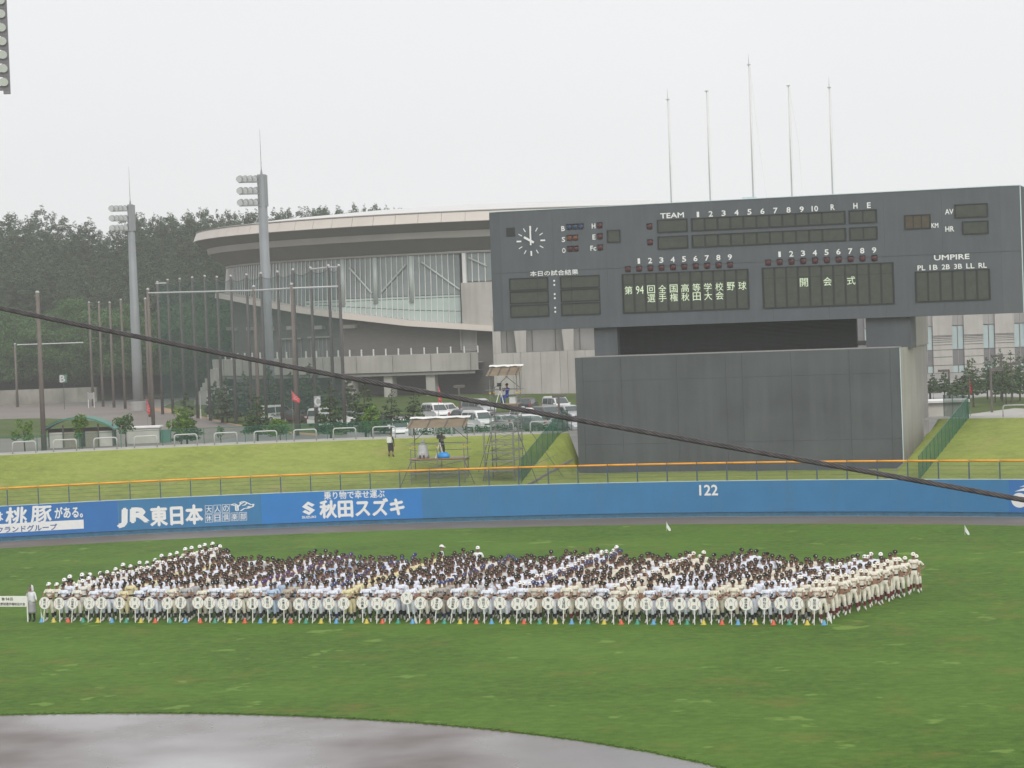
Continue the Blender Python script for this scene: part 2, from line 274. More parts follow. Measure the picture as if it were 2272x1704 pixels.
# ------------------------------------------------------------------ object helpers
ORI = {}
def tag(o, label=None, cat=None, group=None, kind=None):
    if label: o['label'] = label
    if cat: o['category'] = cat
    if group: o['group'] = group
    if kind: o['kind'] = kind
    return o
def link(name, data, parent=None):
    o = bpy.data.objects.new(name, data); COL.objects.link(o)
    if parent is not None: o.parent = parent
    return o
def thing(name, label, cat, loc=(0, 0, 0), rz=0.0, group=None):
    o = link(name, None); o.empty_display_size = 0.2; o.location = loc; o.rotation_euler = (0, 0, rz); ORI[o.name] = Vector(loc) if rz == 0 else Vector((0, 0, 0))
    if rz: o['_local'] = 1
    return tag(o, label, cat, group)
class MB:
    """collects shapes, in world metres (or in a thing's own frame), and links them as ONE mesh object"""
    def __init__(s): s.v = []; s.f = []; s.m = []
    def add(s, v, f, m=0):
        k = len(s.v); s.v += [tuple(map(float, p)) for p in v]; s.f += [tuple(i+k for i in q) for q in f]; s.m += [m]*len(f); return s
    def box(s, c, d, rz=0.0, m=0, rx=0.0, ry=0.0):
        R = Matrix.Rotation(rz, 3, 'Z') @ Matrix.Rotation(ry, 3, 'Y') @ Matrix.Rotation(rx, 3, 'X'); c = Vector(c)
        p = [c + R @ Vector((sx*d[0]/2, sy*d[1]/2, sz*d[2]/2)) for sx, sy, sz in ((-1,-1,-1),(1,-1,-1),(1,1,-1),(-1,1,-1),(-1,-1,1),(1,-1,1),(1,1,1),(-1,1,1))]
        return s.add(p, [(0,3,2,1),(4,5,6,7),(0,1,5,4),(1,2,6,5),(2,3,7,6),(3,0,4,7)], m)
    def tube(s, pts, r, n=8, m=0, cap=True):
        pts = [Vector(p) for p in pts]; rs = r if isinstance(r, (list, tuple)) else [r]*len(pts); vs = []; fs = []
        up = Vector((0, 0, 1))
        for i, p in enumerate(pts):
            t = (pts[min(i+1, len(pts)-1)] - pts[max(i-1, 0)]).normalized()
            a = t.cross(up);
            if a.length < 1e-3: a = t.cross(Vector((0, 1, 0)))
            a.normalize(); b = t.cross(a)
            for k in range(n):
                q = 2*math.pi*k/n; vs.append(p + (a*math.cos(q) + b*math.sin(q))*rs[i])
        for i in range(len(pts)-1):
            for k in range(n): fs.append((i*n+k, i*n+(k+1) % n, (i+1)*n+(k+1) % n, (i+1)*n+k))
        if cap: fs.append(tuple(range(n-1, -1, -1))); fs.append(tuple(range((len(pts)-1)*n, len(pts)*n)))
        return s.add(vs, fs, m)
    def lathe(s, c, prof, n=16, m=0, cap=True):
        c = Vector(c); vs = []; fs = []
        for (r, z) in prof:
            for k in range(n): q = 2*math.pi*k/n; vs.append(c + Vector((r*math.cos(q), r*math.sin(q), z)))
        for i in range(len(prof)-1):
            for k in range(n): fs.append((i*n+k, i*n+(k+1) % n, (i+1)*n+(k+1) % n, (i+1)*n+k))
        if cap: fs.append(tuple(range(n-1, -1, -1))); fs.append(tuple(range((len(prof)-1)*n, len(prof)*n)))
        return s.add(vs, fs, m)
    def prism(s, poly, axis, a, b, m=0):
        """poly in the plane normal to axis, extruded from a to b"""
        def P(u, v, t): return (t, u, v) if axis == 'x' else (u, t, v) if axis == 'y' else (u, v, t)
        n = len(poly); vs = [P(u, v, a) for u, v in poly] + [P(u, v, b) for u, v in poly]
        fs = [tuple(range(n)), tuple(range(2*n-1, n-1, -1))] + [(i, n+i, n+(i+1) % n, (i+1) % n) for i in range(n)]
        return s.add(vs, fs, m)
    def mesh(s, name, mats, o=None, smooth=False):
        v = np.array(s.v, dtype=float).reshape(-1, 3)
        if o is not None: v = v - np.array(o)
        me = bpy.data.meshes.new(name); me.from_pydata(v.tolist(), [], s.f)
        for q in ([mats] if isinstance(mats, str) else mats): me.materials.append(MATS[q])
        if len(me.materials) > 1: me.polygons.foreach_set('material_index', s.m)
        if smooth: me.polygons.foreach_set('use_smooth', [True]*len(s.f))
        me.validate(); fix_normals(me); me.update(); return me
    def build(s, name, mats, parent=None, smooth=False):
        o = None
        if parent is not None: o = root_origin(parent)
        return link(name, s.mesh(name, mats, o, smooth), parent)
def root_origin(p):
    while p.parent is not None: p = p.parent
    return ORI.get(p.name, Vector((0, 0, 0))) if not p.get('_local') else Vector((0, 0, 0))
def fix_normals(me):
    bm = bmesh.new(); bm.from_mesh(me); bmesh.ops.recalc_face_normals(bm, faces=bm.faces); bm.to_mesh(me); bm.free()
def copy_tree(o, parent=None):
    c = o.copy(); COL.objects.link(c); c.parent = parent
    for ch in list(o.children): copy_tree(ch, c)
    return c
_txt = {}
def text_arrays(body, bold=0.0):
    """glyph outlines as flat filled faces: verts (x right, y up), faces; baseline-left origin, unit em"""
    key = (body, bold)
    if key not in _txt:
        c = bpy.data.curves.new('glyphs', 'FONT'); c.body = body; c.size = 1.0; c.resolution_u = 2; c.offset = bold
        o = bpy.data.objects.new('glyphs', c); me = o.to_mesh()
        v = np.array([q.co[:] for q in me.vertices]); f = [tuple(p.vertices) for p in me.polygons]
        o.to_mesh_clear(); bpy.data.objects.remove(o); bpy.data.curves.remove(c); _txt[key] = (v, f)
    return _txt[key]
def text_fit(body, wdt, hgt, bold=0.0, slant=0.0):
    """glyph faces scaled to fill wdt x hgt, centred on the origin"""
    cjk = bold > 0.003
    v, f = text_arrays(body, 0.0 if cjk else bold); v = v.copy(); lo = v.min(0); hi = v.max(0); v = v - (lo+hi)/2
    v[:, 0] *= wdt/max(hi[0]-lo[0], 1e-6); v[:, 1] *= hgt/max(hi[1]-lo[1], 1e-6); v[:, 0] += v[:, 1]*slant; v[:, 2] = 0
    if cjk:                      # heavier weight: the glyph laid down in five thin coats, each shifted a little
        e = bold*(0.9 if any(ord(c) > 0x2e80 for c in body) else 1.15)*hgt; V = []; F = []
        for i, (dx, dz) in enumerate(((0, 0), (e, 0), (-e, 0), (0, e), (0, -e))):
            q = v.copy(); q[:, 0] += dx; q[:, 1] += dz; q[:, 2] = 0.0012*i; F += [tuple(j+i*len(v) for j in p) for p in f]; V.append(q)
        return np.concatenate(V), F
    return v, f
def face_text(mb, body, c, wdt, hgt, bold=0.0, m=0, slant=0.0):
    """upright lettering in the x-z plane facing -y"""
    v, f = text_fit(body, wdt, hgt, bold, slant); c = np.array(c, float)
    return mb.add([(c[0]+p[0], c[1]-p[2], c[2]+p[1]) for p in v], f, m)
# ------------------------------------------------------------------ the ground
CY, RW = 42.9, 78.0                 # centre of the outfield arc, radius of the wall face
def pol(R, th, z=0.0): return (R*math.sin(th), CY + R*math.cos(th), z)
def wall_hit(px, py, R=RW):
    d = ray(px, py); o = CAM; a = d[0]**2+d[1]**2; b = 2*(o[0]*d[0]+(o[1]-CY)*d[1]); c = o[0]**2+(o[1]-CY)**2-R*R
    t = (-b+math.sqrt(b*b-4*a*c))/(2*a); P = o+t*d; return math.atan2(P[0], P[1]-CY), P[2]
def widen(th): q = min(max((th+0.03)/0.10, 0), 1); return 8.2*q*q*(3-2*q) if th < 1.0 else 8.2*max(0, (1.6-th)/0.6)   # the lawn is deeper on the right-field side
def ring(name, rz, material, n=240, kind='structure', th0=-math.pi, th1=math.pi):
    mb = MB(); k = n+1; vs = []; fs = []
    for r, z in rz:
        for i in range(k): t_ = th0+(th1-th0)*i/n; vs.append(pol(r+(widen(t_) if 90 < r < 120 else 0), t_, z))
    for a in range(len(rz)-1):
        for i in range(n): fs.append((a*k+i, a*k+i+1, (a+1)*k+i+1, (a+1)*k+i))
    o = mb.add(vs, fs).build(name, material); tag(o, kind=kind); return o
tag(ring('outfield_grass', [(0.01, 0), (20, 0), (45, 0), (73, 0)], 'field_turf'), 'mown green outfield turf with pale patches inside the blue wall')
o = ring('warning_track', [(72.9, -0.02), (73.25, 0.004), (77.98, 0.004)], 'track_clay'); tag(o, 'wet brown clay track along the foot of the blue wall')
mb = MB(); N = 200; vs = [(0, 18.44, 0.006)]
for i in range(N):
    a = 2*math.pi*i/N; r = 28.96 + 0.05*math.sin(i*1.7) + 0.04*math.sin(i*5.3); vs.append((r*math.sin(a), 18.44+r*math.cos(a), 0.006))
mb.add(vs, [(0, 1+i, 1+(i+1) % N) for i in range(N)])
tag(mb.build('infield', 'infield_clay'), 'rain-soaked grey brown infield clay with puddles', kind='structure')
# thin ragged lip of turf where the grass meets the clay
mb = MB()
for i in range(900):
    a = -1.2+2.4*i/900; r = 28.97+rng.uniform(-0.06, 0.06); x, y = r*math.sin(a), 18.44+r*math.cos(a); h = rng.uniform(0.03, 0.07)
    mb.box((x, y, h/2), (rng.uniform(0.07, 0.12), rng.uniform(0.05, 0.1), h), -a)
tag(mb.build('turf_edge', 'field_turf'), 'ragged lip of turf along the curved edge of the infield', 'grass', kind='stuff')

def bank_z(x, y):
    R = math.hypot(x, y-CY); wd = widen(math.atan2(x, y-CY)); t = min(max((R-78.2)/(90.3+wd-78.2), 0), 1); z = 2.08 + (4.86-2.08)*t
    edge = min(max((abs(x+0.0)-11.1)/0.9, 0), 1) if y > 60 else 1.0
    flat = 2.08 + 0.12*t
    return flat + (z-flat)*edge
def on_bank(px, py):
    d = ray(px, py); t = 130.0
    while t < 190:
        P = CAM+d*t
        if P[2] < bank_z(P[0], P[1]): return P
        t += 0.05
    return CAM+d*165
mb = MB(); n = 720; vs = []; fs = []; RR = [78.15, 79.5, 81, 83, 85, 87, 89, 90.3]
for r in RR:
    for i in range(n+1):
        t_ = -1.2+2.4*i/n; x, y, _ = pol(78.15+(r-78.15)*(12.15+widen(t_))/12.15, t_); vs.append((x, y, bank_z(x, y)+0.05*math.sin(x*0.9)*math.sin(r)*(0 if r in (78.15, 90.3) else 1)))
for a in range(len(RR)-1):
    for i in range(n): fs.append((a*(n+1)+i, a*(n+1)+i+1, (a+1)*(n+1)+i+1, (a+1)*(n+1)+i))
tag(mb.add(vs, fs).build('lawn_bank', 'bank_turf', smooth=True), 'sloping yellow-green lawn behind the outfield fence', kind='structure')
ring('path', [(90.3, 4.80), (90.45, 4.88), (93.2, 4.9), (93.6, 4.86)], 'path_pave', 200, th0=-1.2, th1=1.2)
tag(bpy.data.objects['path'], 'pale paved walk along the top of the lawn bank')
ring('ground', [(93.55, 4.84), (97, 4.3), (106, 2.05), (110, 2.0), (200, 2.0), (500, 2.0), (5000, 2.0)], 'asphalt', 240)
tag(bpy.data.objects['ground'], 'wet grey asphalt lot and roads beyond the stadium')

# ------------------------------------------------------------------ outfield wall, fence
TH0, TH1 = -0.78, 0.50
def arc_wall(name, mats, R0, R1, z0, z1, t0, t1, parent=None, n=None, m=0):
    n = n or max(2, int((t1-t0)*R0/0.5)); mb = MB(); vs = []; fs = []
    for i in range(n+1):
        t = t0+(t1-t0)*i/n
        vs += [pol(R0, t, z0), pol(R0, t, z1), pol(R1, t, z1), pol(R1, t, z0)]
    for i in range(n):
        for k in range(4): fs.append((i*4+k, i*4+(k+1) % 4, i*4+4+(k+1) % 4, i*4+4+k))
    fs += [(0, 1, 2, 3), (n*4+3, n*4+2, n*4+1, n*4)]
    return mb.add(vs, fs).build(name, mats, parent)
wall = thing('outfield_wall', 'blue padded outfield wall carrying white advertising and the distance mark', 'wall', pol(RW, -0.1))
tl, tr = wall_hit(0, 1150)[0], wall_hit(2272, 1100)[0]
tA = wall_hit(263, 1150)[0]; tB = wall_hit(581, 1150)[0]; tC = wall_hit(936, 1110)[0]; tD = wall_hit(2238, 1100)[0]
for t0, t1, mname in ((TH0, tA, 'blue_left'), (tA, tB, 'blue_wall'), (tB, tC, 'blue_bright'), (tC, tD, 'blue_wall'), (tD, TH1, 'blue_left')):
    # cushion panels, each about two bays long with a fine joint between
    L = (t1-t0)*RW; k = max(1, round(L/3.8))
    for i in range(k):
        a, b = t0+(t1-t0)*i/k, t0+(t1-t0)*(i+1)/k
        arc_wall('cushion_panel', mname, RW, RW+0.12, 0.28, 2.22, a+0.00002, b-0.00002, wall)
arc_wall('base_strip', 'blue_base', RW+0.05, RW+0.12, 0.0, 0.277, TH0, TH1, wall)
arc_wall('coping', 'trim_light', RW-0.01, RW+0.135, 2.223, 2.26, TH0, TH1, wall)
wfr = thing('outfield_fence', 'wire fence with blue posts and orange padded top rail on the wall', 'fence', pol(RW+0.07, 0.0, 2.26))
POSTS = [-44.42-1.915*7+1.915*k for k in range(50)]          # arc-length stations of the posts, 1.915 m apart
POSTS = [s for s in POSTS if TH0*RW+0.3 < s < TH1*RW-0.3]
pmb = MB(); pmb.box((0, 0, 0.5), (0.065, 0.065, 1.02)); pmb.box((0, 0, 0.012), (0.14, 0.12, 0.024)); pmb.box((0, 0.045, 0.55), (0.03, 0.04, 0.9))
post_me = pmb.mesh('post', 'post_blue')
for s in POSTS:
    p = link('post', post_me, wfr); p.location = Vector(pol(RW+0.07, s/RW, 2.262))-ORI[wfr.name]; p.rotation_euler = (0, 0, -s/RW)
for a, b in zip(POSTS[:-1], POSTS[1:]):
    mb = MB(); q = [pol(RW+0.07, (a+0.04)/RW, 2.285), pol(RW+0.07, (b-0.04)/RW, 2.285), pol(RW+0.07, (b-0.04)/RW, 3.30), pol(RW+0.07, (a+0.04)/RW, 3.30)]
    mb.add(q, [(0, 1, 2, 3)]).build('mesh_panel', 'fence_wire', wfr)
    mb = MB(); mb.tube([pol(RW+0.07, (a+0.03+(b-a-0.06)*i/3)/RW, 3.355) for i in range(4)], 0.062, 8); mb.build('top_rail_pad', 'orange_pad', wfr, smooth=True)
mb = MB()
for z in (2.55, 2.8, 3.05): mb.tube([pol(RW+0.10, TH0+(TH1-TH0)*i/120, z) for i in range(121)], 0.007, 4)
mb.build('tension_wire', 'post_blue', wfr)

def wall_text(body, x0, y0, x1, y1, bold=0.0, material='white_paint', name='lettering', proud=0.006, slant=0.0, parent=None, fit=None):
    """lettering on the curved wall, between two picture corners (left-top, right-bottom) surveyed onto the wall face"""
    a0, z1 = wall_hit(x0, y0); a1, z0 = wall_hit(x1, y1); v, f = text_fit(body, (a1-a0)*RW, z1-z0, bold, slant) if fit is None else fit((a1-a0)*RW, z1-z0)
    mb = MB(); mb.add([pol(RW-proud, (a0+a1)/2+p[0]/RW, (z0+z1)/2+p[1]) if False else pol(RW-proud-p[2], (a0+a1)/2+p[0]/RW, (z0+z1)/2+p[1]) for p in v], f)
    return mb.build(name, material, parent or wall)
def wall_shape(polys, x0, y0, x1, y1, material='white_paint', name='emblem', proud=0.006):
    """flat printed shapes given in a unit box (u right, v up)"""
    a0, z1 = wall_hit(x0, y0); a1, z0 = wall_hit(x1, y1); mb = MB()
    for P in polys: mb.add([pol(RW-proud, a0+(a1-a0)*u, z0+(z1-z0)*v) for u, v in P], [tuple(range(len(P)))])
    return mb.build(name, material, wall)
def R6(x, y): return (x/3.568, 1060+y/3.568)
def R7(x, y): return (600+x/3.568, 1060+y/3.568)
def R8(x, y): return (1500+x/2.865, 980+y/2.865)
def T6(body, x0, y0, x1, y1, *a, **k): return wall_text(body, *R6(x0, y0), *R6(x1, y1), *a, **k)
def T7(body, x0, y0, x1, y1, *a, **k): return wall_text(body, *R7(x0, y0), *R7(x1, y1), *a, **k)
# corners account for the wall's own slope in the picture (about -0.055 per unit of x)
T6('は', -45, 275, 25, 340, 0.03); T6('桃', 45, 240, 215, 372, 0.035, slant=0.08); T6('豚', 245, 228, 410, 352, 0.035, slant=0.08)
T6('がある。', 432, 232+4, 655, 320-8, 0.03)
wall_shape([[(i/30, 0), ((i+1)/30, 0), ((i+1)/30, 1), (i/30, 1)] for i in range(30)], *R6(-420, 392), *R6(664, 402), name='white_band')
T6('ポークランドグループ', -150, 397, 452, 412, 0.03, 'letter_blue', proud=0.011)
T6('JR', 935, 252, 1178, 376, 0.07, slant=0.05); T6('東日本', 1190, 232, 1605, 362, 0.045)
for i, ch in enumerate('大人の休日倶楽部'):
    r, k = (0, i) if i < 3 else (1, i-3); xa, xb = 1622+68*k, 1622+68*k+62; ya = 220+70*r-4*k*1.0; T6(ch, xa+8, ya+8, xb-8, ya+54, 0.012)
    F = 0.05; wall_shape([[(0, 0), (1, 0), (1, F), (0, F)], [(0, 1-F), (1, 1-F), (1, 1), (0, 1)], [(0, F), (F, F), (F, 1-F), (0, 1-F)], [(1-F, F), (1, F), (1, 1-F), (1-F, 1-F)]], *R6(xa, ya), *R6(xb, ya+62), name='letter_frame')
def stroke(pts, w=0.035):
    out = []
    for (a, b), (c, d) in zip(pts[:-1], pts[1:]):
        l = math.hypot(c-a, d-b) or 1; nx, ny = -(d-b)/l*w, (c-a)/l*w; out.append([(a+nx, b+ny), (a-nx, b-ny), (c-nx, d-ny), (c+nx, d+ny)])
    return out
bird = []
for L in ([(0, .72), (.18, .8), (.30, .62), (.32, .1), (.22, .1), (.22, .6), (0, .72)], [(.32, .5), (.45, .78), (.62, .98), (.72, .85), (.9, .62), (1, .7), (.97, .45), (.75, .28), (.6, .3), (.42, .05)], [(.45, .78), (.4, .9), (.52, 1), (.62, .98)], [(.72, .85), (.6, .62), (.5, .6)], [(.75, .5), (.88, .4)], [(.70, .42), (.84, .33)]): bird += stroke(L)
wall_shape(bird, *R6(1825, 192), *R6(2010, 262), name='line_emblem')
# maker's mark: two interlocking chevrons
S1 = [(0, .62), (.5, 1), (.98, .72), (.80, .62), (.5, .80), (.40, .735)]; S1 = [(0, .64), (.46, 1), (.98, .72), (.78, .615), (.47, .79), (.42, .75)]
S = [[(0.02, .62), (.47, .98), (.97, .74), (.76, .60), (.48, .76), (.40, .70)], [(0.02, .62), (.40, .70), (.98, .36), (.60, .28)], [(.98, .36), (.53, .02), (.03, .26), (.24, .40), (.52, .24), (.60, .28)]]
wall_shape(S, *R7(246, 188), *R7(358, 296), name='makers_mark')
T7('SUZUKI', 250, 304, 360, 318, 0.05); T7('乗り物で幸せ運ぶ', 423, 112, 905, 156, 0.022); T7('秋田スズキ', 390, 182, 1060, 296, 0.045)
wall_text('122', *R8(148, 276), *R8(266, 339), 0.03)
cp = [(0.5+0.5*math.cos(a), 0.5+0.5*math.sin(a)) for a in [2*math.pi*i/32 for i in range(32)]]
wall_shape([cp], *R8(2130, 325), *R8(2236, 420), name='round_emblem')
def swoosh(n=14):
    up = [(t, 0.25+0.75*math.sin(t*1.9)) for t in [i/n for i in range(n+1)]]; dn = [(t, 0.25+0.35*math.sin(t*2.2)*(1-0.35*t)-0.25*t) for t in [i/n for i in range(n, -1, -1)]]
    return [up+dn[:-1]]
wall_shape(swoosh(), *R8(2150, 285), *R8(2300, 330), name='swoosh_emblem'); wall_shape(swoosh(), *R8(2182, 258), *R8(2330, 300), name='swoosh_emblem')
# ------------------------------------------------------------------ backscreen and scoreboard
YB, YS = 131.0, 134.0
bsc = thing('backscreen', 'dark grey backscreen wall with pale concrete flank under the scoreboard', 'wall', (0, YB, 2.0))
def strip_panels(parent, name, mname, xs, zs, Y, thick, gap=0.02):
    for a, b in zip(xs[:-1], xs[1:]):
        for c, d in zip(zs[:-1], zs[1:]):
            MB().box(((a+b)/2, Y+thick/2, (c+d)/2), (b-a-gap, thick, d-c-gap)).build(name, mname, parent)
xs = [-11.0]+[on_y(1240+v/2.697, 900, YB)[0] for v in (150, 378, 712, 1005, 1103, 1397, 1745, 1990)]+[11.05]
strip_panels(bsc, 'wall_panel', 'backscreen_grey', xs, [1.8, 4.1, 8.4, 10.04], YB, 0.3, 0.012)
MB().box((0.025, YB+0.26, 6.0), (22.0, 0.3, 8.02)).build('joint_backing', 'board_joint', bsc)
MB().prism([(10.8, YB+0.42), (11.06, YB+0.02), (11.10, YB+0.02), (11.10, 143.2), (10.8, 143.2)], 'z', 1.8, 10.0).build('flank_wall', 'concrete', bsc)
MB().prism([(10.75, YS+2.82), (11.25, YS+2.82), (11.25, 143.2), (10.75, 143.2)], 'z', 10.0, 12.3).build('upper_flank', 'concrete', bsc)
MB().box((-11.0+0.15, 137.2, 5.9), (0.3, 11.9, 8.2)).build('flank_wall', 'concrete', bsc)
MB().box((0, 143.0, 6.2), (21.3, 0.3, 8.4)).build('rear_wall', 'concrete_grey', bsc)
MB().box((0, 137.2, 10.0), (21.4, 11.5, 0.12)).build('roof_slab', 'concrete_grey', bsc)
MB().box((11.075, YB+0.005, 5.9), (0.05, 0.03, 8.26)).build('corner_trim', 'trim_light', bsc)
# kerbs that run down the lawn on both sides of the backscreen
for s in (-1, 1):
    pts = [(s*11.45, y, bank_z(s*11.45, y)+0.02) for y in (121.0, 123, 125, 127, 129, 131)]
    mb = MB()
    for a, b in zip(pts[:-1], pts[1:]):
        c = (Vector(a)+Vector(b))/2; d = (Vector(b)-Vector(a)); mb.box(c, (0.12, d.length, 0.16), 0, rx=math.atan2(d.z, d.y))
    tag(mb.build('stone_kerb', 'kerb_stone'), 'grey stone kerb climbing the lawn at the %s edge of the backscreen' % ('left' if s < 0 else 'right'), 'kerb', 'kerbs beside the backscreen')

sb = thing('scoreboard', 'long dark grey scoreboard with clock, display windows and white lettering', 'scoreboard', (0.4, YS, 12.0))
XA, XB, XL, XR, ZB, ZT = -16.95, 17.50, -17.80, 18.74, 12.0, 20.32
FX0, FX1 = XA, XB
plan = [(XA, YS), (XB, YS), (XR, YS+0.3), (XR, YS+3.2), (XL, YS+3.2), (XL, YS+0.3)]
MB().prism([(x, y+0.09) for x, y in plan], 'z', ZB, ZT).build('body', 'board_joint', sb)
# front cladding sheets with open joints; the long horizontal joint runs at mid height
zj = 16.05; xj = [XA]+[XA+(XB-XA)*i/9 for i in range(1, 9)]+[XB]
cl = MB()
for a, b in zip(xj[:-1], xj[1:]):
    for c, d in ((ZB, zj), (zj, ZT)): MB().box(((a+b)/2, YS+0.04, (c+d)/2), (b-a-0.006, 0.08, d-c-0.022)).build('cladding_sheet', 'board_grey', sb)
for (xa, ya), (xb, yb) in (((XL, YS+0.3), (XA, YS)), ((XB, YS), (XR, YS+0.3))):
    for c, d in ((ZB, zj), (zj, ZT)):
        mb = MB(); mb.add([(xa, ya-0.01, c+.01), (xb, yb-0.01, c+.01), (xb, yb-0.01, d-.01), (xa, ya-0.01, d-.01), (xa, ya+.07, c+.01), (xb, yb+.07, c+.01), (xb, yb+.07, d-.01), (xa, ya+.07, d-.01)], [(0, 1, 2, 3), (4, 7, 6, 5), (0, 4, 5, 1), (3, 2, 6, 7), (0, 3, 7, 4), (1, 5, 6, 2)])
        mb.build('end_sheet', 'board_grey', sb)
MB().prism([(x+0.02*(1 if x > 0 else -1), y-0.03) for x, y in plan], 'z', ZT+0.005, ZT+0.05).build('top_trim', 'trim_light', sb)
MB().box((XR+0.02, YS+0.36, (ZB+ZT)/2), (0.06, 0.14, ZT-ZB)).build('end_trim', 'trim_light', sb)
# neck: side boxes and the black louvre bank
MB().box((-9.70, YS+1.6, 11.0), (1.66, 2.4, 1.98)).build('neck_box', 'backscreen_grey', sb)
MB().box((9.83, YS+1.6, 10.95), (2.99, 2.4, 2.08)).build('neck_box', 'backscreen_grey', sb)
MB().box((-0.62, YS+1.3, 10.95), (16.46, 0.3, 2.05)).build('louvre_backing', 'louvre_black', sb)
lv = MB(); lv.box((-0.62, 0, 0), (16.44, 0.16, 0.035), rx=math.radians(35)); lm = lv.mesh('louvre_blade', 'louvre_black')
for i in range(22):
    o = link('louvre_blade', lm, sb); o.location = Vector((0, YS+1.05, 10.04+i*0.0905))-ORI[sb.name]
def P5(x, y): return on_y(1080+x/3.687, 400+y/3.687, YS-0.01)     # survey of the left half of the board
def P6(x, y): return on_y(1660+x/3.614, 400+y/3.614, YS-0.01)     # survey of the right half
def rect(P, x0, y0, x1, y1):
    """picture box (a parallelogram in perspective) -> board metres: centre of each side"""
    a = P(x0, (y0+y1)/2); b = P(x1, (y0+y1)/2); c = P((x0+x1)/2, y0); d = P((x0+x1)/2, y1); return a[0], b[0], d[2], c[2]
def window(x0, x1, z0, z1, cells=1, mname='display_dark', split=None, splitz=None, gap=0.07):
    """a sunk display: dark frame proud of the board, cells a little behind it"""
    f = MB(); w = 0.06
    for c, d in ((((x0+x1)/2, z0-w/2), (x1-x0+2*w, w)), (((x0+x1)/2, z1+w/2), (x1-x0+2*w, w)), ((x0-w/2, (z0+z1)/2), (w, z1-z0)), ((x1+w/2, (z0+z1)/2), (w, z1-z0))): f.box((c[0], YS-0.03, c[1]), (d[0], 0.06, d[1]))
    fr = f.build('display_frame', 'display_frame', sb)
    MB().box(((x0+x1)/2, YS-0.004, (z0+z1)/2), (x1-x0, 0.006, z1-z0)).build('display_backing', 'display_frame', sb)
    ed = [x0+(x1-x0)*i/cells for i in range(cells+1)] if split is None else [x0]+[x0+(x1-x0)*q for q in split]+[x1]
    zs = [z0, z1] if splitz is None else [z0, z0+(z1-z0)*splitz, z1]
    for a, b in zip(ed[:-1], ed[1:]):
        for c, d in zip(zs[:-1], zs[1:]):
            MB().box(((a+b)/2, YS-0.015, (c+d)/2), (b-a-gap, 0.012, d-c-0.03)).build('display_cell', mname, sb)
    return x0, x1, z0, z1
def level(z): return z
# inning line score: two rows
def span(P, x0, x1, ym): return P(x0, ym)[0], P(x1, ym)[0]
def row(P, x, ytop, ybot): return P(x, ybot)[2], P(x, ytop)[2]
tz0, tz1 = row(P5, 1520, 325, 418); uz0, uz1 = row(P5, 1520, 462, 553)
xa, xb = span(P5, 1400, 1636, 370)
for z0, z1 in ((tz0, tz1), (uz0, uz1)): window(xa, xb, z0, z1)
ia = P5(1678, 360)[0]; ib = P6(775, 300)[0]; rx = P6(590, 300)[0]; step = (rx-ia)/10
for z0, z1 in ((tz0, tz1), (uz0, uz1)): window(ia, ib, z0, z1, split=[step*i/(ib-ia) for i in range(1, 11)], gap=0.15)
ha, hb = span(P6, 812, 1026, 285)
for z0, z1 in ((tz0, tz1), (uz0, uz1)): window(ha, hb, z0, z1, 2, gap=0.12)
def letters(body, x, z, h, wdt=None, bold=0.02, mname='white_paint', name='lettering'):
    v, f = text_arrays(body, bold); k = (v.max(0)-v.min(0)); wdt = wdt or h*k[0]/k[1]
    mb = MB(); face_text(mb, body, (x, YS-0.012, z), wdt, h, bold); return mb.build(name, mname, sb)
HT = 0.36
lz = P5(1715, 280)[2]
a = P5(1420, 290); b = P5(1612, 285); letters('TEAM', (a[0]+b[0])/2, P5(1516, 287)[2], 0.34, b[0]-a[0], 0.03)
for i in range(9): letters(str(i+1), ia+step*(i+0.5), lz, HT, 0.16 if i == 0 else 0.27, 0.012 if i == 0 else 0.03)
letters('10', ia+step*9.5, lz, HT, 0.42, 0.025); letters('R', P6(677, 215)[0], P6(677, 215)[2], HT, 0.25, 0.03)
letters('H', P6(860, 205)[0], P6(860, 205)[2], HT, 0.26, 0.03); letters('E', P6(968, 200)[0], P6(968, 200)[2], HT, 0.23, 0.03)
def lamp(p, r=0.2, mname='lamp_red'):
    l = MB(); l.box((p[0], YS-0.006, p[2]), (0.40, 0.008, 0.40)); pl = l.build('lamp_plate', 'display_frame', sb)
    c = MB(); n = 14; prof = ((r, 0.0), (r, 0.03), (r*0.75, 0.065), (r*0.3, 0.08)); vs = []; fs = []
    for rr, d in prof:
        for k in range(n): q = 2*math.pi*k/n; vs.append((p[0]+rr*math.cos(q), YS-0.012-d, p[2]+rr*math.sin(q)))
    for i in range(3):
        for k in range(n): fs.append((i*n+k, i*n+(k+1) % n, (i+1)*n+(k+1) % n, (i+1)*n+k))
    fs.append(tuple(range(3*n, 4*n))); c.add(vs, fs).build('lamp', mname, sb, smooth=True)
    h = MB(); h.prism([(p[0]-0.2, p[2]+0.19), (p[0]+0.2, p[2]+0.19), (p[0]+0.2, p[2]+0.22), (p[0]-0.2, p[2]+0.22)], 'y', YS-0.12, YS).build('lamp_hood', 'display_frame', sb)
lamp(P5(1331, 378)); lamp(P5(1335, 508))
def sq(z, P, x): p = P(x, 0); return p
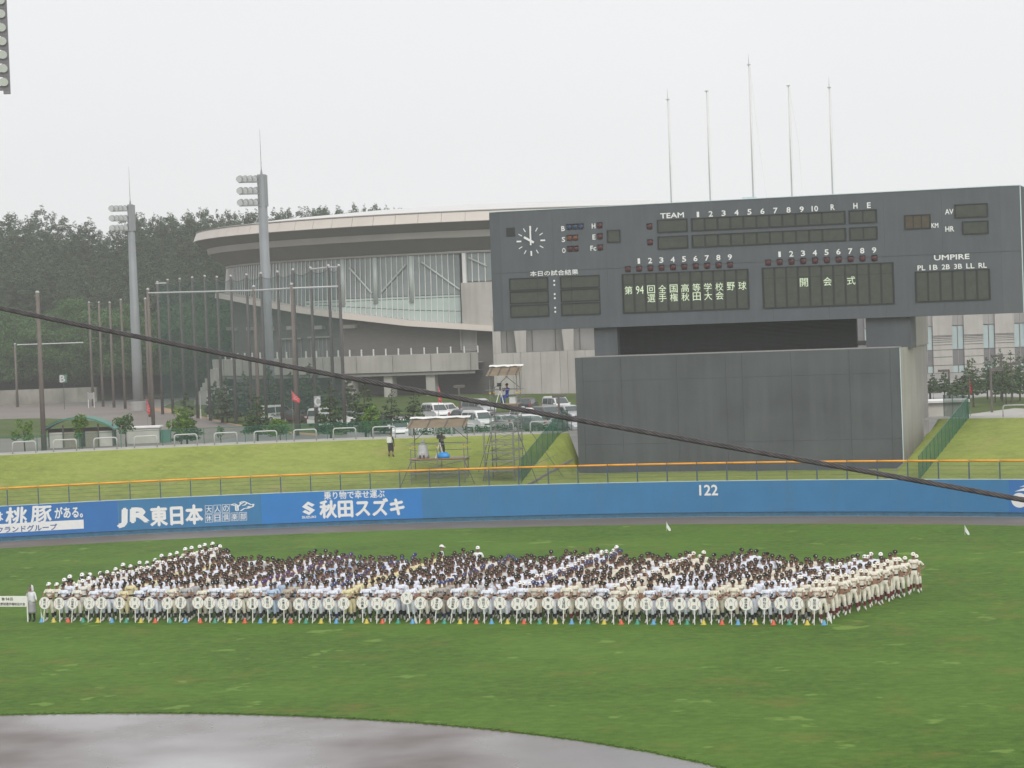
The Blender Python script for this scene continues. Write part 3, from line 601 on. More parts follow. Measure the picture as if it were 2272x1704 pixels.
# ball / strike / out and hit / error / fielder's choice
bz = [P5(700, 384)[2], P5(700, 474)[2], P5(700, 564)[2]]
for z, n, mname, ch in ((bz[0], 3, 'lamp_blue', 'B'), (bz[1], 2, 'lamp_orange', 'S'), (bz[2], 2, 'lamp_red', 'O')):
    letters(ch, P5(627, 470)[0], z-0.06, 0.33, 0.23, 0.025)
    for i in range(n): lamp((P5(677+48*i, 470)[0], 0, z+0.02), 0.19, mname)
for y, ch, wd in ((374, 'H', 0.24), (464, 'E', 0.2), (555, 'Fc', 0.4)):
    p = P5(878, y); letters(ch, P5(875, 470)[0]+(-0.06 if ch == 'Fc' else 0.02), p[2], 0.33, wd, 0.025); lamp((P5(926, 470)[0], 0, p[2]+0.02))
r = rect(P5, 990, 412, 1086, 502); window(r[0], r[1], r[2], r[3])
r = rect(P5, 160, 388, 231, 458); MB().box(((r[0]+r[1])/2, YS-0.02, (r[2]+r[3])/2), (r[1]-r[0], 0.04, r[3]-r[2])).build('vent_panel', 'louvre_black', sb)
# clock at ten o'clock
cc = P5(361, 496); mb = MB()
for k in range(12):
    a = math.radians(30*k); big = k % 3 == 0; r0, r1, wd = (0.70, 1.04, 0.11) if big else (0.74, 1.02, 0.06)
    m_ = MB(); m_.box((0, 0, (r0+r1)/2), (wd, 0.02, r1-r0)); R_ = Matrix.Rotation(a, 4, 'Y')
    MB().add([(R_ @ Vector(v)) + Vector((cc[0], YS-0.02, cc[2])) for v in m_.v], m_.f).build('hour_mark', 'white_paint', sb)
for ang, r0, r1, wd, d in ((300, -0.25, 0.56, 0.15, 0.05), (0, -0.30, 1.04, 0.11, 0.08)):
    m_ = MB(); m_.box((0, 0, (r0+r1)/2), (wd, 0.02, r1-r0)); R_ = Matrix.Rotation(math.radians(ang), 4, 'Y')
    MB().add([(R_ @ Vector(v)) + Vector((cc[0], YS-d, cc[2])) for v in m_.v], m_.f).build('clock_hand', 'white_paint', sb)
# today's results
a = P5(355, 760); b = P5(748, 750); letters('本日の試合結果', (a[0]+b[0])/2, P5(550, 757)[2], 0.36, b[0]-a[0], 0.02)
for y0, y1 in ((806, 895), (915, 1003), (1027, 1114)):
    z0, z1 = row(P5, 345, y0-2, y1-2); xa, xb = span(P5, 195, 500, 955); window(xa, xb, z0, z1, split=[0.73], gap=0.03)
    xa, xb = span(P5, 612, 920, 940); window(xa, xb, z0, z1, split=[0.27], gap=0.03)
    for q in (0.32, 0.70):
        m_ = MB(); n = 12; c_ = (P5(556, 950)[0], z0+(z1-z0)*q); m_.add([(c_[0]+0.07*math.cos(2*math.pi*k/n), YS-0.012, c_[1]+0.07*math.sin(2*math.pi*k/n)) for k in range(n)], [tuple(range(n))]); m_.build('colon_dot', 'white_paint', sb)
# line-up boards: eleven columns each, with the lit characters
def lineup(P, xl, xr, xm, ytop, ybot, ynum, ylamp, xs_lamp):
    xa, xb = P(xl, (ytop+ybot)/2)[0], P(xr, (ytop+ybot)/2)[0]; z0, z1 = row(P, xm, ytop, ybot); window(xa, xb, z0, z1, 11, splitz=0.745, gap=0.15)
    st = (xb-xa)/11; zl = P(xs_lamp, ylamp)[2]; zn = zl+0.53
    for i in range(10): lamp((xa+st*(i+0.5), 0, zl))
    for i in range(9): letters(str(i+1), xa+st*(i+1.5), zn, HT, 0.16 if i == 0 else 0.27, 0.012 if i == 0 else 0.03)
    return xa, st, z0, z1
xa, st, z0, z1 = lineup(P5, 1115, 2140, 1628, 752, 1064, 0, 710, 1570)
r1, r2 = z0+(z1-z0)*0.585, z0+(z1-z0)*0.355
for i, ch in enumerate(['第', '94', '回', '全', '国', '高', '等', '学', '校', '野', '球']):
    m_ = MB(); face_text(m_, ch, (xa+st*(i+0.5), YS-0.026, r1), 0.54, 0.55, 0.004); m_.build('lit_character', 'display_glyph', sb)
for i, ch in enumerate('選手権秋田大会'):
    m_ = MB(); face_text(m_, ch, (xa+st*(i+2.5), YS-0.026, r2), 0.54, 0.55, 0.004); m_.build('lit_character', 'display_glyph', sb)
xa, st, z0, z1 = lineup(P6, 120, 1164, 642, 685, 1004, 0, 640, 640)
for i, ch in ((3, '開'), (5, '会'), (7, '式')):
    m_ = MB(); face_text(m_, ch, (xa+st*(i+0.5), YS-0.026, z0+(z1-z0)*0.605), 0.55, 0.56, 0.004); m_.build('lit_character', 'display_glyph', sb)
# speed, averages, umpires
r = rect(P6, 1258, 282, 1456, 384); window(*r, 3, 'display_brown'); p = P6(1497, 362); letters('KM', p[0], p[2], 0.30, 0.44, 0.025)
r = rect(P6, 1660, 195, 1916, 292); window(*r); p = P6(1612, 252); letters('AV', p[0], p[2], 0.34, 0.54, 0.025)
r = rect(P6, 1722, 333, 1920, 425); window(*r); p = P6(1616, 390); letters('HR', p[0], p[2], 0.34, 0.56, 0.025)
r = rect(P6, 1345, 728, 1935, 962); window(*r, 6, gap=0.15); stu = (r[1]-r[0])/6
p = P6(1632, 616); letters('UMPIRE', p[0], p[2], 0.33, P6(1772, 610)[0]-P6(1490, 622)[0], 0.03)
for i, ch in enumerate(('PL', '1B', '2B', '3B', 'LL', 'RL')): letters(ch, r[0]+stu*(i+0.5), P6(1632, 692)[2], 0.32, 0.52 if i else 0.5, 0.025)

# ------------------------------------------------------------------ flagpoles behind the board
nth = ('first', 'second', 'tall middle', 'fourth', 'fifth')
for i, (x, zt, fin) in enumerate(((-5.0, 27.5, 1), (-2.25, 27.9, 0), (0.75, 29.5, 1), (3.42, 27.9, 0), (6.2, 27.6, 1))):
    t = thing('flagpole', 'pale thin flagpole above the scoreboard, %s from the left' % nth[i] if i != 2 else 'tallest pale flagpole standing mid row above the scoreboard', 'flagpole', (x, YS+1.6, 20.3), group='flagpoles above the scoreboard')
    y = YS+1.6; MB().tube([(x, y, 20.3), (x, y, zt)], [0.058, 0.036], 10).build('shaft', 'dome_metal', t, smooth=True)
    MB().box((x, y, zt+0.03), (0.22, 0.22, 0.06)).build('truck', 'galvanised', t)
    if fin: MB().tube([(x, y, zt), (x, y, zt+0.75)], [0.03, 0.008], 6).build('spike', 'galvanised', t)
    MB().tube([(x+0.16, y-0.1, 20.3), (x+0.12, y-0.1, zt-0.1)], 0.012, 4).build('halyard', 'tarp_white', t)
    if i in (2, 3): MB().tube([(x+0.1, y-0.1, zt-0.2), (x+0.6, y-0.1, 23.6 if i == 2 else 24), (x+0.95 if i == 2 else x+0.75, y-0.1, 20.35)], 0.01, 4).build('halyard', 'tarp_white', t)
    if i == 2: MB().box((x, y-1.3, 20.42), (0.9, 0.5, 0.1)).build('base_plate', 'trim_light', t)

# ------------------------------------------------------------------ green mesh fences at both sides of the backscreen
def mesh_fence(name, pts, h, label, mesh='green_mesh', group=None, step=1.5):
    t = thing(name, label, 'fence', pts[0], group=group); pts = [Vector(p) for p in pts]
    segs = []
    for a, b in zip(pts[:-1], pts[1:]):
        n = max(1, round((b-a).length/step)); segs += [(a+(b-a)*i/n, a+(b-a)*(i+1)/n) for i in range(n)]
    for a, b in segs:
        MB().add([a+Vector((0, 0, .03)), b+Vector((0, 0, .03)), b+Vector((0, 0, h)), a+Vector((0, 0, h))], [(0, 1, 2, 3)]).build('mesh_panel', mesh, t)
    for p in [s[0] for s in segs]+[segs[-1][1]]: MB().tube([p-Vector((0, 0, .1)), p+Vector((0, 0, h+0.02))], 0.024, 6).build('post', 'green_post', t)
    mb = MB(); mb.tube([segs[0][0]+Vector((0, 0, h))]+[s[1]+Vector((0, 0, h)) for s in segs], 0.018, 6); mb.build('top_rail', 'green_post', t)
    return t
def bp(x, y): return (x, y, bank_z(x, y))
mesh_fence('mesh_fence', [bp(-12.0, 121.2)]+[bp(-12.0-0.05*(y-121), y) for y in (124, 127, 130, 133, 134.5)], 1.5, 'dark green mesh fence climbing the lawn left of the backscreen', group='mesh fences beside the backscreen')
mesh_fence('mesh_fence', [bp(13.6, 120.2)]+[bp(13.6+0.03*(y-120), y) for y in (123, 126, 129, 132, 135, 138, 140.5)]+[(13.0, 141.5, 4.9), (12.2, 143.0, 4.9)], 1.5, 'dark green mesh fence climbing the lawn right of the backscreen', group='mesh fences beside the backscreen')
# ------------------------------------------------------------------ top of the bank: pipe hoops, low green fence
def hoop_mesh():
    w, h, r = 1.56, 0.80, 0.17; pts = [(-w/2, 0, -0.1), (-w/2, 0, h-r)]
    for i in range(1, 6): a = math.pi-math.pi/2*i/6; pts.append((-w/2+r+r*math.cos(a), 0, h-r+r*math.sin(a)))
    pts += [(-w/2+r, 0, h), (w/2-r, 0, h)]
    for i in range(1, 6): a = math.pi/2-math.pi/2*i/6; pts.append((w/2-r+r*math.cos(a), 0, h-r+r*math.sin(a)))
    pts += [(w/2, 0, h-r), (w/2, 0, -0.1)]
    return MB().tube(pts, 0.045, 8).mesh('pipe_hoop', 'galvanised', smooth=True)
hm = hoop_mesh()
s = wall_hit(28, 1000, 91.0)[0]*91.0; k = 0
ordn = ('first', 'second', 'third', 'fourth', 'fifth', 'sixth', 'seventh', 'eighth', 'ninth', 'tenth', 'eleventh', 'twelfth', 'thirteenth', 'fourteenth', 'fifteenth', 'sixteenth', 'seventeenth', 'eighteenth', 'nineteenth', 'twentieth', 'twenty-first', 'twenty-second', 'twenty-third', 'twenty-fourth', 'twenty-fifth', 'twenty-sixth', 'twenty-seventh', 'twenty-eighth')
s += 0.78
while s < -11.5:
    o = link('pipe_hoop', hm); o.location = pol(91.0, s/91.0, 4.885); o.rotation_euler = (0, 0, -s/91.0)
    tag(o, 'grey pipe hoop barrier on top of the lawn, %s from the left edge' % ordn[k], 'barrier', 'pipe hoops along the top of the lawn'); k += 1; s += 2.75
for x in (17.3, 20.05):
    o = link('pipe_hoop', hm); y = CY+math.sqrt(99.3**2-x*x); o.location = (x, y, 4.885); tag(o, 'grey pipe hoop barrier right of the scoreboard, cut by the picture edge' if x < 18 else 'grey pipe hoop barrier beyond the right picture edge', 'barrier', 'pipe hoops along the top of the lawn')
mesh_fence('low_mesh_fence', [pol(92.6, t, 4.9) for t in np.linspace(-0.60, -0.135, 16)], 1.1, 'low green mesh fence behind the pipe hoops', 'far_green_mesh', step=2.0)

# ------------------------------------------------------------------ sheets of ground beyond: practice field, lawns, plaza
def sheet(name, pts, z, m, label):
    mb = MB(); mb.add([(p[0], p[1], z) for p in pts], [tuple(range(len(pts)))]); return tag(mb.build(name, m), label, kind='structure')
def gz(px, py, z=2.0): return on_z(px, py, z)
sheet('practice_ground', [gz(-260, 1060), gz(330, 1010), gz(560, 962), gz(420, 925), gz(290, 903), gz(0, 892), gz(-330, 900)], 2.006, 'park_dirt', 'brown dirt practice field below the wooded hill')
mb = MB(); el = []
for i in range(40):
    a = 2*math.pi*i/40; el.append(gz(40+215*math.cos(a), 951+22*math.sin(a)-0.02*215*math.cos(a)))
sheet('practice_lawn', el, 2.012, 'park_turf', 'oval patch of lawn on the practice field')
sheet('verge', [gz(280, 905), gz(420, 922), gz(560, 952), gz(700, 968), gz(705, 962), gz(540, 932), gz(430, 912), gz(300, 900)], 2.018, 'bare_earth', 'strip of bare orange earth along the practice field')
sheet('park_lawn', [gz(360, 903), gz(520, 941), gz(640, 958), gz(760, 966), gz(800, 930), gz(700, 905), gz(560, 893), gz(400, 888)], 2.024, 'park_turf', 'rough lawn below the round hall')
mb = MB(); q0, q1, q2, q3 = gz(770, 925), gz(1310, 912), np.array(gz(1310, 890)), np.array(gz(770, 893))
mb.add([q0, q1, q2+np.array([0, 0, 1.0]), q3+np.array([0, 0, 1.0])], [(0, 1, 2, 3)]); tag(mb.build('hall_lawn', 'park_turf'), 'gentle lawn slope at the foot of the round hall', kind='structure')
sheet('grove_lawn', [gz(2040, 925), gz(2272, 930), gz(2420, 930), gz(2420, 885), gz(2190, 880), gz(2040, 893)], 2.006, 'park_turf', 'lawn under the pines right of the backscreen')
sheet('grove_path', [gz(2110, 933), gz(2290, 938), gz(2420, 932), gz(2420, 912), gz(2250, 906), gz(2130, 922)], 2.012, 'path_pave', 'paved path through the pines')
sheet('plaza', [gz(2000, 885), gz(2180, 879), gz(2420, 884), gz(2420, 832), gz(2000, 832)], 2.008, 'concrete_grey', 'pale paved plaza in front of the far building')

# ------------------------------------------------------------------ wooded hill
HZ = []
def hill_h(D): return 2.0 + max(0, min((D-392)/75, 1))*18.0
mb = MB(); cols = list(np.linspace(-330, 1150, 38)); Ds = [388, 392, 410, 430, 450, 470, 500, 560]; vs = []
def lateral(px, D): return CAM + D*(_f*np.array([1, 1, 0])/np.linalg.norm(_f[:2]) + (px-1136)/FPX*_r0)
for D in Ds:
    for px in cols: P = lateral(px, D); vs.append((P[0], P[1], hill_h(D) + (0 if D < 400 else 1.5*math.sin(px*0.013+D*0.05)) + (0.0 if px < 500 else 0)))
nC = len(cols); mb.add(vs, [(a*nC+i, a*nC+i+1, (a+1)*nC+i+1, (a+1)*nC+i) for a in range(len(Ds)-1) for i in range(nC-1)])
tag(mb.build('hill', 'hill_soil', smooth=True), 'low hill under the wood', kind='structure')
A, B = lateral(-330, 386), lateral(215, 386); rwl = MB(); d = (B-A); L = np.linalg.norm(d[:2]); rz = math.atan2(d[1], d[0])
rwl.box(((A[0]+B[0])/2, (A[1]+B[1])/2, 3.1), (L, 1.0, 2.5), rz); tag(rwl.build('retaining_wall', 'retaining_stone'), 'mossy stone retaining wall below the wood', 'wall')

def leaf_cloud(n, centers, radii, size, flat=0.0, seed=0):
    """n leaf-sized quads spread through ellipsoid clumps; returns verts, faces"""
    g = np.random.default_rng(seed); centers = np.array(centers); radii = np.array(radii)
    w_ = np.prod(radii, 1)**0.67; w_ = w_/w_.sum(); ci = g.choice(len(centers), n, p=w_)
    d = g.normal(size=(n, 3)); d /= np.linalg.norm(d, axis=1)[:, None]; rr = g.uniform(0.35, 1.0, n)**0.5
    c = centers[ci] + d*rr[:, None]*radii[ci]
    nrm = d*0.6 + g.normal(size=(n, 3))*0.6 + np.array([0, 0, flat]); nrm /= np.linalg.norm(nrm, axis=1)[:, None]
    a = np.cross(nrm, g.normal(size=(n, 3))); a /= np.linalg.norm(a, axis=1)[:, None]; b = np.cross(nrm, a)
    s = size*g.uniform(0.6, 1.35, n)[:, None]; asp = g.uniform(0.45, 0.9, n)[:, None]
    v = np.stack([c-a*s-b*s*asp*0.4, c+b*s*asp*0.8-a*s*0.1, c+a*s+b*s*asp*0.2, c-b*s*asp*0.8+a*s*0.1], 1).reshape(-1, 3)
    return v, np.arange(4*n).reshape(n, 4)
def broad_parts(h, r, n, leaf, seed):
    g = np.random.default_rng(seed); k = 16; cs = []; rs = []
    for i in range(k):
        z = h*(0.36+0.55*g.uniform()); t = (z/h-0.36)/0.55; R_ = r*(0.85-0.5*abs(t-0.35)); a = g.uniform(0, 6.28); q = math.sqrt(g.uniform(0.1, 1))*R_
        cs.append((q*math.cos(a), q*math.sin(a), z)); rs.append((r*g.uniform(.3, .45), r*g.uniform(.3, .45), h*g.uniform(.09, .14)))
    v, f = leaf_cloud(n, cs, rs, leaf, 0.5, seed); return v, f, cs
def pine_parts(h, r, n, leaf, seed, bare=0.25, dense=1.0):
    g = np.random.default_rng(seed); cs = []; rs = []; z = h*bare
    while z < h*0.97:
        t = (z/h-bare)/(1-bare); R_ = r*(1-t)**0.8+0.12*r; m = max(2, int(6*(1-t)+1)); off = g.uniform(0, 6.28)
        for j in range(m):
            a = off+6.28*j/m+g.uniform(-.3, .3); q = R_*g.uniform(0.45, 0.9); cs.append((q*math.cos(a), q*math.sin(a), z+g.uniform(-.02, .03)*h)); rs.append((R_*0.42, R_*0.42, h*0.028))
        z += h*g.uniform(0.055, 0.085)*dense
    cs.append((0, 0, h*0.97)); rs.append((r*0.09, r*0.09, h*0.06))
    v, f = leaf_cloud(n, cs, rs, leaf, 1.0, seed); return v, f, cs
def np_mesh(name, v, f, mats, mi=None):
    me = bpy.data.meshes.new(name); f = np.asarray(f); k = f.shape[1]
    me.vertices.add(len(v)); me.vertices.foreach_set('co', np.asarray(v, dtype=np.float32).ravel())
    me.loops.add(f.size); me.loops.foreach_set('vertex_index', f.ravel().astype(np.int32))
    me.polygons.add(len(f)); me.polygons.foreach_set('loop_start', np.arange(0, f.size, k, dtype=np.int32))
    for q in mats: me.materials.append(MATS[q])
    if mi is not None: me.polygons.foreach_set('material_index', np.asarray(mi, dtype=np.int32))
    me.update(calc_edges=True); return me
def join(parts):
    V = []; F = []; k = 0
    for v, f in parts: V.append(v); F.append(np.asarray(f)+k); k += len(v)
    return np.concatenate(V), np.concatenate(F)
def wood(name, label, spots, templates, mat_):
    """a wood as one mass: tree crowns set on points (position, height and breadth stored per point)"""
    lib = bpy.data.collections.new(name+'_kinds')
    for i, (v, f) in enumerate(templates): lib.objects.link(bpy.data.objects.new(name+'_kind', np_mesh(name+'_kind', v, f, [mat_])))
    me = bpy.data.meshes.new(name); me.from_pydata([q[:3] for q in spots], [], [])
    for nm, idx in (('tall', 3), ('broad', 4)): a = me.attributes.new(nm, 'FLOAT', 'POINT'); a.data.foreach_set('value', [float(q[idx]) for q in spots])
    o = link(name, me); ng = bpy.data.node_groups.new(name+'_nodes', 'GeometryNodeTree'); ng.interface.new_socket('Geometry', in_out='INPUT', socket_type='NodeSocketGeometry'); ng.interface.new_socket('Geometry', in_out='OUTPUT', socket_type='NodeSocketGeometry')
    N = ng.nodes; L = ng.links; gi = N.new('NodeGroupInput'); go = N.new('NodeGroupOutput'); ip = N.new('GeometryNodeInstanceOnPoints'); ci = N.new('GeometryNodeCollectionInfo'); ci.inputs['Collection'].default_value = lib
    ci.inputs['Separate Children'].default_value = True; ci.inputs['Reset Children'].default_value = True; ip.inputs['Pick Instance'].default_value = True
    h = N.new('GeometryNodeInputNamedAttribute'); h.data_type = 'FLOAT'; h.inputs['Name'].default_value = 'tall'; b = N.new('GeometryNodeInputNamedAttribute'); b.data_type = 'FLOAT'; b.inputs['Name'].default_value = 'broad'
    mu = N.new('ShaderNodeMath'); mu.operation = 'MULTIPLY'; L.new(h.outputs['Attribute'], mu.inputs[0]); L.new(b.outputs['Attribute'], mu.inputs[1])
    cx = N.new('ShaderNodeCombineXYZ'); L.new(mu.outputs[0], cx.inputs[0]); L.new(mu.outputs[0], cx.inputs[1]); L.new(h.outputs['Attribute'], cx.inputs[2])
    rv = N.new('FunctionNodeRandomValue'); rv.data_type = 'FLOAT_VECTOR'; rv.inputs[0].default_value = (0, 0, 0); rv.inputs[1].default_value = (0.06, 0.06, 6.283)
    L.new(gi.outputs[0], ip.inputs['Points']); L.new(ci.outputs[0], ip.inputs['Instance']); L.new(cx.outputs[0], ip.inputs['Scale']); L.new(rv.outputs[0], ip.inputs['Rotation']); L.new(ip.outputs[0], go.inputs[0])
    m_ = o.modifiers.new('trees', 'NODES'); m_.node_group = ng; return tag(o, label, 'wood', kind='stuff')
g = np.random.default_rng(3); sp = []
for D in (394, 399, 405):
    for px in np.arange(-60, 545, 26):
        p = lateral(px+g.uniform(-12, 12), D+g.uniform(-2, 2)); h = g.uniform(9.0, 15.5)*(1.0 if px < 330 else 0.9); sp.append((p[0], p[1], hill_h(D)-0.4, h, g.uniform(0.9, 1.3)))
wood('broadleaf_wood', 'mass of green broadleaf trees along the foot of the hill', sp, [broad_parts(1.0, 0.44, 11000, 0.0125, 50+i)[:2] for i in range(5)], 'leaf_broad')
sp = []
for D in (411, 419, 428, 437, 447, 457, 467):
    for px in np.arange(-70, 980, 19):
        p = lateral(px+g.uniform(-13, 13), D+g.uniform(-4, 4)); top = 34.6+0.7*math.sin(px*0.02)+0.5*math.sin(px*0.071) if px > 330 else 34.6+3.4*(330-px)/330+0.7*math.sin(px*0.02)
        z = hill_h(D)-0.6; h = min(max(top-z-(467-D)*0.26+g.uniform(-1.8, 1.0), 8.0), 20.0); sp.append((p[0], p[1], z, h, g.uniform(1.15, 1.6)))
for D in (463, 473):
    for px in np.arange(300, 900, 11):
        p = lateral(px+g.uniform(-6, 6), D+g.uniform(-3, 3)); z = hill_h(D)-0.6; sp.append((p[0], p[1], z, min(35.0+g.uniform(-1.3, 1.2)-z, 18), g.uniform(0.9, 1.2)))
wood('pine_wood', 'dark pine wood covering the hill behind the round hall', sp, [pine_parts(1.0, 0.23, 16000, 0.0092, 80+i, 0.08, 0.6)[:2] for i in range(6)], 'leaf_pine')

# ------------------------------------------------------------------ round hall
HC = np.array([-76.9, 326.9]); HR = 49.0
hall = thing('round_hall', 'round concrete sports hall with pale roof rim and tall glass wall', 'building', (HC[0], HC[1], 2.0))
fw = math.atan2(CAM[1]-HC[1], CAM[0]-HC[0])                 # direction from the hall to the stand
def hp(R, a, z): return (HC[0]+R*math.cos(a), HC[1]+R*math.sin(a), z)
def az_of(px, py, R):
    d = ray(px, py)[:2]; o = CAM[:2]-HC; a = d@d; b = 2*(o@d); c = o@o-R*R; dis = b*b-4*a*c
    if dis < 0: dis = 0
    t = (-b-math.sqrt(dis))/(2*a); P = o+t*d; return math.atan2(P[1], P[0])
def revolve(name, rz, m, a0, a1, n=90, smooth=False, parent=None):
    mb = MB(); vs = []; k = len(rz)
    for i in range(n+1):
        a = a0+(a1-a0)*i/n
        for r, z in rz: vs.append(hp(r, a, z(a) if callable(z) else z))
    return mb.add(vs, [(i*k+j, i*k+j+1, (i+1)*k+j+1, (i+1)*k+j) for i in range(n) for j in range(k-1)]).build(name, m, parent or hall, smooth)
A0, A1 = fw-2.2, fw+2.2
# pale rim, clad in sheets
nf = 66
for i in range(nf):
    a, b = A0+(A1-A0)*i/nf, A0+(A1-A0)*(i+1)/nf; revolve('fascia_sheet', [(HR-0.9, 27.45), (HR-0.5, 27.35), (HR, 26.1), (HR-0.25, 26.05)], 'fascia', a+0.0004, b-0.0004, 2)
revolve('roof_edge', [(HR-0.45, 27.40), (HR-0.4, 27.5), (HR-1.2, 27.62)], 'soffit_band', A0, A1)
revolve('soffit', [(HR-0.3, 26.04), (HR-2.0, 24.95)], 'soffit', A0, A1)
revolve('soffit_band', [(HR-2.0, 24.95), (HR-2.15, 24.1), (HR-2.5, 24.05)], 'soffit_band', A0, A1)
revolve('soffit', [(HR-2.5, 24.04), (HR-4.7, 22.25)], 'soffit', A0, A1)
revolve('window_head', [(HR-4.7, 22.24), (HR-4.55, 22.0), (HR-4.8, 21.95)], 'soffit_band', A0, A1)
mb = MB(); mb.lathe((HC[0], HC[1], 0), [(HR-1.1, 27.55), (40, 28.4), (28, 29.3), (14, 29.9), (0.1, 30.1)], 96, cap=False); mb.build('roof', 'dome_metal', hall, smooth=True)
# ledge that winds down to the right under the glass wall
aL = az_of(470, 656, HR-3.2); aR = az_of(1090, 726, HR-3.2); zl, zr = 18.2, 11.75
def zled(a):        # the ledge falls evenly along the front, steeper round the left shoulder
    P = np.array(hp(HR-3.0, a, 15.0))-CAM; px = 1136+FPX*(P@_r)/(P@_f); return float(np.interp(px, [400, 470, 560, 650, 750, 900, 1090, 1300], [18.9, 18.3, 16.7, 15.4, 14.3, 12.9, 11.75, 10.6]))
aM = az_of(1028, 500, HR-5)             # right end of the glazing at the concrete stair tower
gl0 = aL-0.30; step = 0.0185; na = int((aM-gl0)/step)
for i in range(na):
    a, b = gl0+step*i, gl0+step*(i+1); zb = lambda q: zled(q)+0.2
    mz = 16.4
    z0 = max(zb(a), 0); top = 21.95
    # lean of the glass: the head stands 0.5 m further in
    mid = min(max(mz, z0+0.5), 20.5)
    if mid-z0 > 0.9:
        zs = [z0, z0+(mid-z0)*0.42, mid-0.35, mid]
        for c, d_ in zip(zs[:-1], zs[1:]): revolve('pane', [(HR-4.6, c+0.04), (HR-4.6-0.3*(d_-c)/(top-z0), d_-0.04)], 'glass_frost', a+0.0008, b-0.0008, 1)
        revolve('pane', [(HR-4.75, mid+0.04), (HR-4.95, top)], 'glass_facade', a+0.0006, b-0.0006, 1)
    else: revolve('pane', [(HR-4.6, z0+0.04), (HR-4.95, top)], 'glass_facade', a+0.0006, b-0.0006, 1)
    MB().tube([hp(HR-4.52, a, z0), hp(HR-4.85, a, top)], 0.06, 4).build('mullion', 'mullion_white', hall)
# diagonal braces and columns of the steel frame that show through the glass
for px in (760, 832, 912): 
    a = az_of(px, 600, HR-4.7); MB().tube([hp(HR-4.62, a, 15.6), hp(HR-4.8, a, 21.9)], 0.34, 10).build('frame_column', 'glass_inner', hall, smooth=True)
for p0, p1 in (((775, 580), (825, 640)), ((845, 640), (900, 580)), ((935, 575), (1020, 640)), ((1040, 570), (1080, 590))):
    a0_, a1_ = az_of(*p0, HR-4.7), az_of(*p1, HR-4.7); z0_ = 12.88+(708-p0[1])*0.061; z1_ = 12.88+(708-p1[1])*0.061
    MB().tube([hp(HR-4.62, a0_, z0_), hp(HR-4.62, a1_, z1_)], 0.13, 6).build('brace', 'glass_inner', hall)
aT = az_of(300, 656, HR-3.0); aT = min(aT, aL)
revolve('ledge', [(HR-4.8, lambda a: zled(a)+0.28), (HR-3.0, lambda a: zled(a)+0.22), (HR-2.9, lambda a: zled(a)-0.52), (HR-4.6, lambda a: zled(a)-0.6)], 'fascia', aL+0.0, aM+0.35, 90)
revolve('lower_wall', [(HR-5.2, 2.0), (HR-5.2, lambda a: zled(a)-0.1)], 'block_wall', A0, aM+0.5, 80)
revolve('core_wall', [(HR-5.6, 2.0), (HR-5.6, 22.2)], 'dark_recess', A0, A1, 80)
# concrete stair tower at the right end of the glass
a0_, a1_ = az_of(1024, 640, HR-4), az_of(1110, 640, HR-4)
revolve('stair_tower', [(HR-3.6, 11.5), (HR-3.6, 17.9), (HR-5.0, 18.0)], 'concrete', a0_, a1_+0.1, 8)
MB().box(hp(HR-4.3, az_of(1030, 600, HR-4), 19.9), (0.5, 0.5, 4.1)).build('door_frame', 'mullion_white', hall)
revolve('pane', [(HR-4.7, 18.1), (HR-4.9, 21.9)], 'glass_facade', a0_+0.01, a1_, 4)
for k in range(4): MB().tube([hp(HR-4.6, a0_+0.012+0.02*k, 18.0), hp(HR-4.8, a0_+0.012+0.02*k, 21.9)], 0.07, 4).build('mullion', 'mullion_white', hall)
# balcony ring, rail posts, columns, recess and doors below
b0, b1 = az_of(505, 800, HR), az_of(1064, 810, HR)
def zpx(px, py, D): return 12.88-(py-(706-(px-1136)*0.0372))*D/FPX
revolve('balcony_parapet', [(HR-4.9, 6.15), (HR+1.2, 6.2), (HR+1.35, 8.5), (HR+1.1, 8.55), (HR+1.0, 7.2), (HR-5, 7.2)], 'concrete', b0-0.05, b1, 50)
revolve('balcony_underside', [(HR-5.2, 6.14), (HR+0.9, 6.10), (HR+0.9, 5.75), (HR-5.2, 5.7)], 'concrete_grey', b0-0.05, b1-0.01, 50)
nb = 26
for k in range(nb):
    a = b0+(b1-b0)*k/(nb-1); MB().box(hp(HR+1.2, a, 8.98), (0.16, 0.16, 0.9), a).build('rail_post', 'mullion_white', hall)
    if k: 
        for z in (8.85, 9.15, 9.4): MB().tube([hp(HR+1.2, a-(b1-b0)/(nb-1), z), hp(HR+1.2, a, z)], 0.02, 4).build('rail', 'steel_dark', hall)
for px in (782, 868, 960):
    a = az_of(px, 860, HR-0.5); MB().box(hp(HR-0.3, a, 3.9), (1.5, 1.25, 3.8), a).build('column', 'concrete', hall)
for a in np.linspace(b0+0.03, b1-0.02, 9): MB().tube([hp(HR+1.36, a, 6.25), hp(HR+1.40, a, 8.48)], 0.03, 4).build('panel_joint', 'joint_dark', hall)
# stepped stair on the left flank
for k in range(8): MB().box(hp(HR+1.0, b0-0.02-0.022*k, 2+2.6-0.33*k), (2.2, 1.1, 5.2-0.66*k), b0).build('stair_flank', 'concrete', hall); MB().box(hp(HR+1.2, b0-0.02-0.022*k, 7.7-0.66*k), (0.14, 0.14, 0.9), b0).build('rail_post', 'mullion_white', hall)
